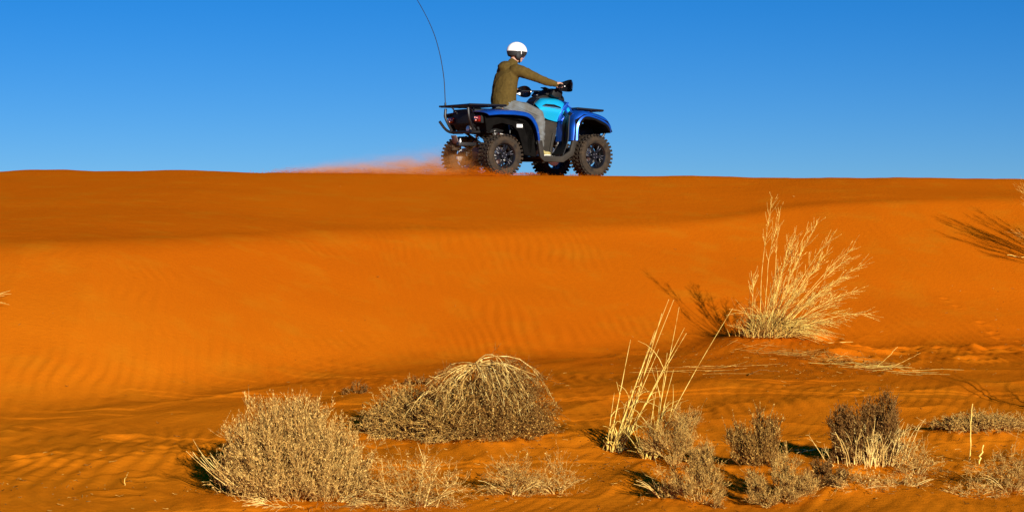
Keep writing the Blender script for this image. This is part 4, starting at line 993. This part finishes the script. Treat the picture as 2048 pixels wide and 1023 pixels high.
for s, G, el, sh_ in ((-1, HR, (-.03, -.375, 1.375), (-.28, -.175, 1.50)), (1, HL, (-.09, .395, 1.33), (-.28, .175, 1.50))):
    yaw = R(2) if s < 0 else R(18)
    ca, sa = math.cos(yaw), math.sin(yaw)
    def hq(f_, o_, z): return (G.x + f_ * ca - s * o_ * sa, G.y + f_ * sa + s * o_ * ca, G.z + z)
    wr = hq(-.085, -.005, .022)
    limb(bm, [(sh_, .055), (el, .042), (wr, .026)])
    limb(bm, [(wr, .026), (hq(-.055, 0, .026), .030)])
    for k, off in enumerate((-.030, -.010, .010, .030)):
        ln = (1.0, 1.08, 1.04, .86)[k]
        limb(bm, [(hq(-.060, off * .8, .026), .013), (hq(-.010, off, .036 * ln + .004), .0105), (hq(.028 * ln, off, .026), .0092), (hq(.034, off, -.006), .0085), (hq(.014, off, -.028), .0078)], 10)
    limb(bm, [(hq(-.055, -.026, .012), .013), (hq(-.030, -.048, -.006), .011), (hq(.004, -.052, -.024), .0092), (hq(.020, -.048, -.026), .008)], 10)
    limb(bm, [((-.40, s * .10, 1.0), .10), ((-.04, s * .355, .865), .060), ((-.055, s * .40, .60), .050), ((-.055, s * .41, .37), .038)])
    limb(bm, [((-.055, s * .41, .34), .036), ((.06, s * .42, .325), .028)])
P = fuse('person', bm, .0060, SKIN, None, 2)
P.location = Q.location; P.rotation_euler = Q.rotation_euler
tag(P, 'rider in white helmet, olive sweatshirt and grey jeans holding the quad bike handlebar', 'person')
# sweatshirt with its hood down behind the neck
bm = bmesh.new()
TS = catmull([(-.395, .165, 1.0), (-.39, .172, 1.10), (-.375, .170, 1.22), (-.355, .165, 1.34), (-.325, .150, 1.44), (-.295, .118, 1.51)], 26)
TW = np.interp(TS[:, 2], [1.0, 1.1, 1.22, 1.34, 1.44, 1.51], [.205, .210, .210, .220, .222, .190])
for (x, rx, z), ry in zip(TS, TW): ell(bm, (x, 0, z), (rx, ry, .05))
for s, G, el in ((-1, HR, (-.03, -.375, 1.372)), (1, HL, (-.09, .395, 1.328))):
    wx = (G.x - .078, G.y + (0 if s < 0 else -.02), G.z + .020)
    m_ = tuple((Vector(el) * .5 + Vector(wx) * .5) + Vector((0, 0, -.008)))
    limb(bm, [((-.29, s * .17, 1.49), .095), ((-.235, s * .235, 1.475), .088), ((-.14, s * .31, 1.425), .074), (el, .064), (m_, .056), (wx, .043)], 18)
ell(bm, (-.37, 0, 1.575), (.085, .115, .055), Matrix.Rotation(R(-18), 3, 'Y')); ell(bm, (-.405, 0, 1.545), (.062, .095, .065)); limb(bm, [((-.25, 0, 1.56), .085), ((-.235, 0, 1.605), .078)])
hd = fuse('sweatshirt', bm, .011, HOOD, P, 6, .008, 2.6, fdir=(1.6, 1, 1.4))
# ribbed hem and cuffs
for s, G in ((-1, HR), (1, HL)):
    bm = bmesh.new()
    w0 = Vector((G.x - .082, G.y + (0 if s < 0 else -.02), G.z + .021)); w1 = w0 + (G + Vector((-.03, 0, .02)) - w0).normalized() * .028
    limb(bm, [(tuple(w0), .040), (tuple(w1), .035)], 18)
    fuse('cuff', bm, .008, HOOD, P, 2)
# jeans
bm = bmesh.new()
ell(bm, (-.40, 0, 1.0), (.155, .19, .085))
for s in (-1, 1):
    limb(bm, [((-.39, s * .10, .995), .112), ((-.20, s * .235, .945), .098), ((-.035, s * .355, .868), .082), ((-.028, s * .375, .80), .080), ((-.040, s * .395, .62), .078), ((-.052, s * .405, .44), .066), ((-.055, s * .407, .395), .064)], 18)
fuse('jeans', bm, .010, JEAN, P, 4, .013, 9)
# shoes
for s in (-1, 1):
    bm = bmesh.new(); y = s * .412
    ell(bm, (-.085, y, .345), (.045, .040, .050)); ell(bm, (-.02, y, .335), (.075, .042, .040)); ell(bm, (.065, y, .325), (.070, .047, .032)); limb(bm, [((-.07, y, .34), .038), ((-.055, y, .40), .042)])
    sh = fuse('shoe', bm, .007, SHOE, P, 2)
    bm = bmesh.new()
    ell(bm, (-.075, y, .298), (.052, .038, .014)); ell(bm, (.0, y, .298), (.085, .038, .013)); ell(bm, (.07, y, .300), (.072, .048, .014))
    fuse('sole', bm, .006, SOLE, sh, 1)
# helmet: shell, padding, goggles, strap
def dome(name, c, r, z0, z1, m, parent, seg=40, rings_=16, thick=.006, fr=None):
    V = []; F = []
    for i in range(rings_ + 1):
        t = z0 + (z1 - z0) * i / rings_; cz = math.sin(t); cr = math.cos(t)
        for k in range(seg):
            a = 2 * math.pi * k / seg; q = (fr(a) if fr else 0) * (1 - i / rings_)
            t2 = t + q; V.append(hp(c[0] + r[0] * math.cos(t2) * math.cos(a), c[1] + r[1] * math.cos(t2) * math.sin(a), c[2] + r[2] * math.sin(t2)))
    for i in range(rings_):
        for k in range(seg): F.append((i * seg + k, i * seg + (k + 1) % seg, (i + 1) * seg + (k + 1) % seg, (i + 1) * seg + k))
    me = np_mesh(name, np.array([tuple(v) for v in V]), F); bm = bmesh.new(); bm.from_mesh(me); bmesh.ops.solidify(bm, geom=bm.faces[:], thickness=thick)
    bm.to_mesh(me); bm.free(); finish(me, 50); return link(name, me, m, parent, smooth=False)
he = dome('helmet', (-.005, 0, .025), (.152, .128, .138), R(0), R(89.5), HELM, P, fr=lambda a: R(3) * math.cos(a))
dome('helmet_padding', (-.005, 0, .025), (.147, .123, .135), R(-33), R(6), HPAD, he, fr=lambda a: R(30) * max(0, math.cos(a)) ** 4)
v, f = lathe_y([(1, -.5), (1.02, 0), (1, .5)], 4)
bm = bmesh.new()
for a in np.linspace(-62, 62, 15):
    rot = Matrix.Rotation(R(a), 3, 'Z'); bm_box(bm, hp(-.01, 0, -.002) + htilt @ (rot @ Vector((.122 - .012 * abs(math.sin(R(a))), 0, 0))), (.022, .036, .058), htilt @ rot)
fuse('goggles', bm, .006, GLOSS, he, 3)
for s in (-1, 1):
    bm = bmesh.new()
    limb(bm, [(hp(.01, s * .118, .02), .009), (hp(.012, s * .10, -.05), .009), (hp(.03, s * .055, -.105), .009), (hp(.05, 0, -.125), .009)], 8)
    ell(bm, hp(-.012, s * .092, -.035), (.052, .030, .060))
    fuse('chin_strap', bm, .006, HPAD, he, 2)
box('strap_clip', hp(.008, -.130, .002), (.010, .006, .045), WHITEP, he, .002)

# ------------------------------------------------------------------ dust and sand thrown up by the wheels
dm = bpy.data.materials.new('drifting_dust'); dm.use_nodes = True
t = dm.node_tree; t.nodes.clear()
o_ = t.nodes.new('ShaderNodeOutputMaterial'); pv = t.nodes.new('ShaderNodeVolumePrincipled')
pv.inputs['Color'].default_value = (1.0, .42, .10, 1); pv.inputs['Anisotropy'].default_value = .0
tc = t.nodes.new('ShaderNodeTexCoord'); sep = t.nodes.new('ShaderNodeSeparateXYZ'); t.links.new(tc.outputs['Object'], sep.inputs[0])
def mth(op, a, b=None, clamp=False):
    n = t.nodes.new('ShaderNodeMath'); n.operation = op; n.use_clamp = clamp
    for i, v in enumerate((a, b)):
        if v is None: continue
        if isinstance(v, (int, float)): n.inputs[i].default_value = v
        else: t.links.new(v, n.inputs[i])
    return n.outputs[0]
mp = t.nodes.new('ShaderNodeMapping'); mp.inputs['Scale'].default_value = (1.0, 1.4, 3.4); mp.inputs['Rotation'].default_value = (0, R(16), 0); t.links.new(tc.outputs['Object'], mp.inputs[0])
n1 = t.nodes.new('ShaderNodeTexNoise'); n1.inputs['Scale'].default_value = 3.6; n1.inputs['Detail'].default_value = 6; n1.inputs['Roughness'].default_value = .6; t.links.new(mp.outputs[0], n1.inputs['Vector'])
X, Y_, Z = sep.outputs
# object space: x from -3.4 (far end of the trail) to .3 (wheels), z up from the sand
tt = mth('DIVIDE', mth('ADD', X, 3.4), 3.3, True)
tophi = mth('ADD', mth('MULTIPLY', mth('POWER', tt, 1.2), .22), .06)
hh = mth('DIVIDE', Z, tophi)
fall = mth('EXPONENT', mth('MULTIPLY', mth('MULTIPLY', hh, hh), -1.0))
nn = mth('MULTIPLY', mth('SUBTRACT', n1.outputs['Fac'], .42), 5.0, True)
yy = mth('EXPONENT', mth('MULTIPLY', mth('MULTIPLY', Y_, Y_), -2.2))
edge = mth('MULTIPLY', mth('MULTIPLY', tt, 4.0, True), mth('MULTIPLY', mth('SUBTRACT', .0, X), 1.0, True))
den = mth('MULTIPLY', mth('MULTIPLY', mth('MULTIPLY', fall, nn), mth('MULTIPLY', yy, edge)), 4.4)
t.links.new(den, pv.inputs['Density']); t.links.new(pv.outputs[0], o_.inputs['Volume'])
ox, oy = -.05, 26.95
bm = bmesh.new()
secs = []
for x, zt, hw in ((-3.5, .12, .5), (-2.6, .34, .8), (-1.6, .52, 1.0), (-.6, .66, 1.1), (.3, .60, 1.0)):
    secs.append([bm.verts.new((x, y * hw, z)) for y, z in ((-1, -.10), (1, -.10), (1.0, zt * .5), (.5, zt), (-.5, zt), (-1.0, zt * .5))])
for a, b in zip(secs[:-1], secs[1:]):
    for i in range(6): bm.faces.new((a[i], a[(i + 1) % 6], b[(i + 1) % 6], b[i]))
bm.faces.new(secs[0]); bm.faces.new(secs[-1][::-1]); bmesh.ops.recalc_face_normals(bm, faces=bm.faces)
me = bpy.data.meshes.new('dust'); bm.to_mesh(me); bm.free()
du = link('dust', me, dm, None, False); du.location = (ox, oy, gz(ox - 1, 26.6)); tag(du, 'thin reddish dust drifting back along the crest behind the quad bike', None, None, 'stuff')
# grains of sand in the air behind and around the driven wheels
g = np.random.default_rng(404); G = []
hx, hy = math.cos(HEAD), math.sin(HEAD)
for (lx, ly, n, sp, up) in ((-.80, -.51, 7200, 2.8, 1.5), (-.80, .51, 7200, 3.0, 1.7), (-.2, -.45, 900, 1.6, .9), (.70, .51, 1800, 1.2, 1.0), (.72, -.51, 350, 1.0, .7)):
    v = np.stack([-sp * (.15 + g.random(n) ** 1.3), .45 * g.normal(size=n), up * g.random(n) ** 1.4], 1)
    tf = 2 * v[:, 2] / 9.8; tm = tf * g.random(n)
    p = np.stack([lx - .05 + .14 * g.normal(size=n) + v[:, 0] * tm, ly + .11 * g.normal(size=n) + v[:, 1] * tm, .012 + v[:, 2] * tm - 4.9 * tm ** 2], 1)
    G.append(p)
n = 9000                                               # skittering low over the sand, further back
u = g.random(n) ** 1.6 * 2.6
G.append(np.stack([-.9 - u * .95, .0 + .45 * g.normal(size=n) + .45 * u, .005 + .05 * g.random(n) ** 2 * (1 + .5 * np.sin(u * 9))], 1))
p = np.concatenate(G)
W = np.stack([QX + p[:, 0] * hx - p[:, 1] * hy, QY + p[:, 0] * hy + p[:, 1] * hx], 1)
Zg = height(W[:, 0], W[:, 1]) + p[:, 2]
c = np.stack([W[:, 0], W[:, 1], Zg], 1); n = len(c)
T = np.array([[1, 1, 1], [1, -1, -1], [-1, 1, -1], [-1, -1, 1.]]) / 1.7
s = .0022 + .0045 * g.random(n) ** 2.5
V = (c[:, None] + T[None] * s[:, None, None]).reshape(-1, 3)
f = np.array([[0, 1, 2], [0, 3, 1], [0, 2, 3], [1, 3, 2]]); F = (np.arange(n)[:, None, None] * 4 + f[None]).reshape(-1, 3)
o = link('flying_sand', np_mesh('flying_sand', V, F), sand, None, False); tag(o, 'spray of orange sand grains flung up around the wheels', None, None, 'stuff')
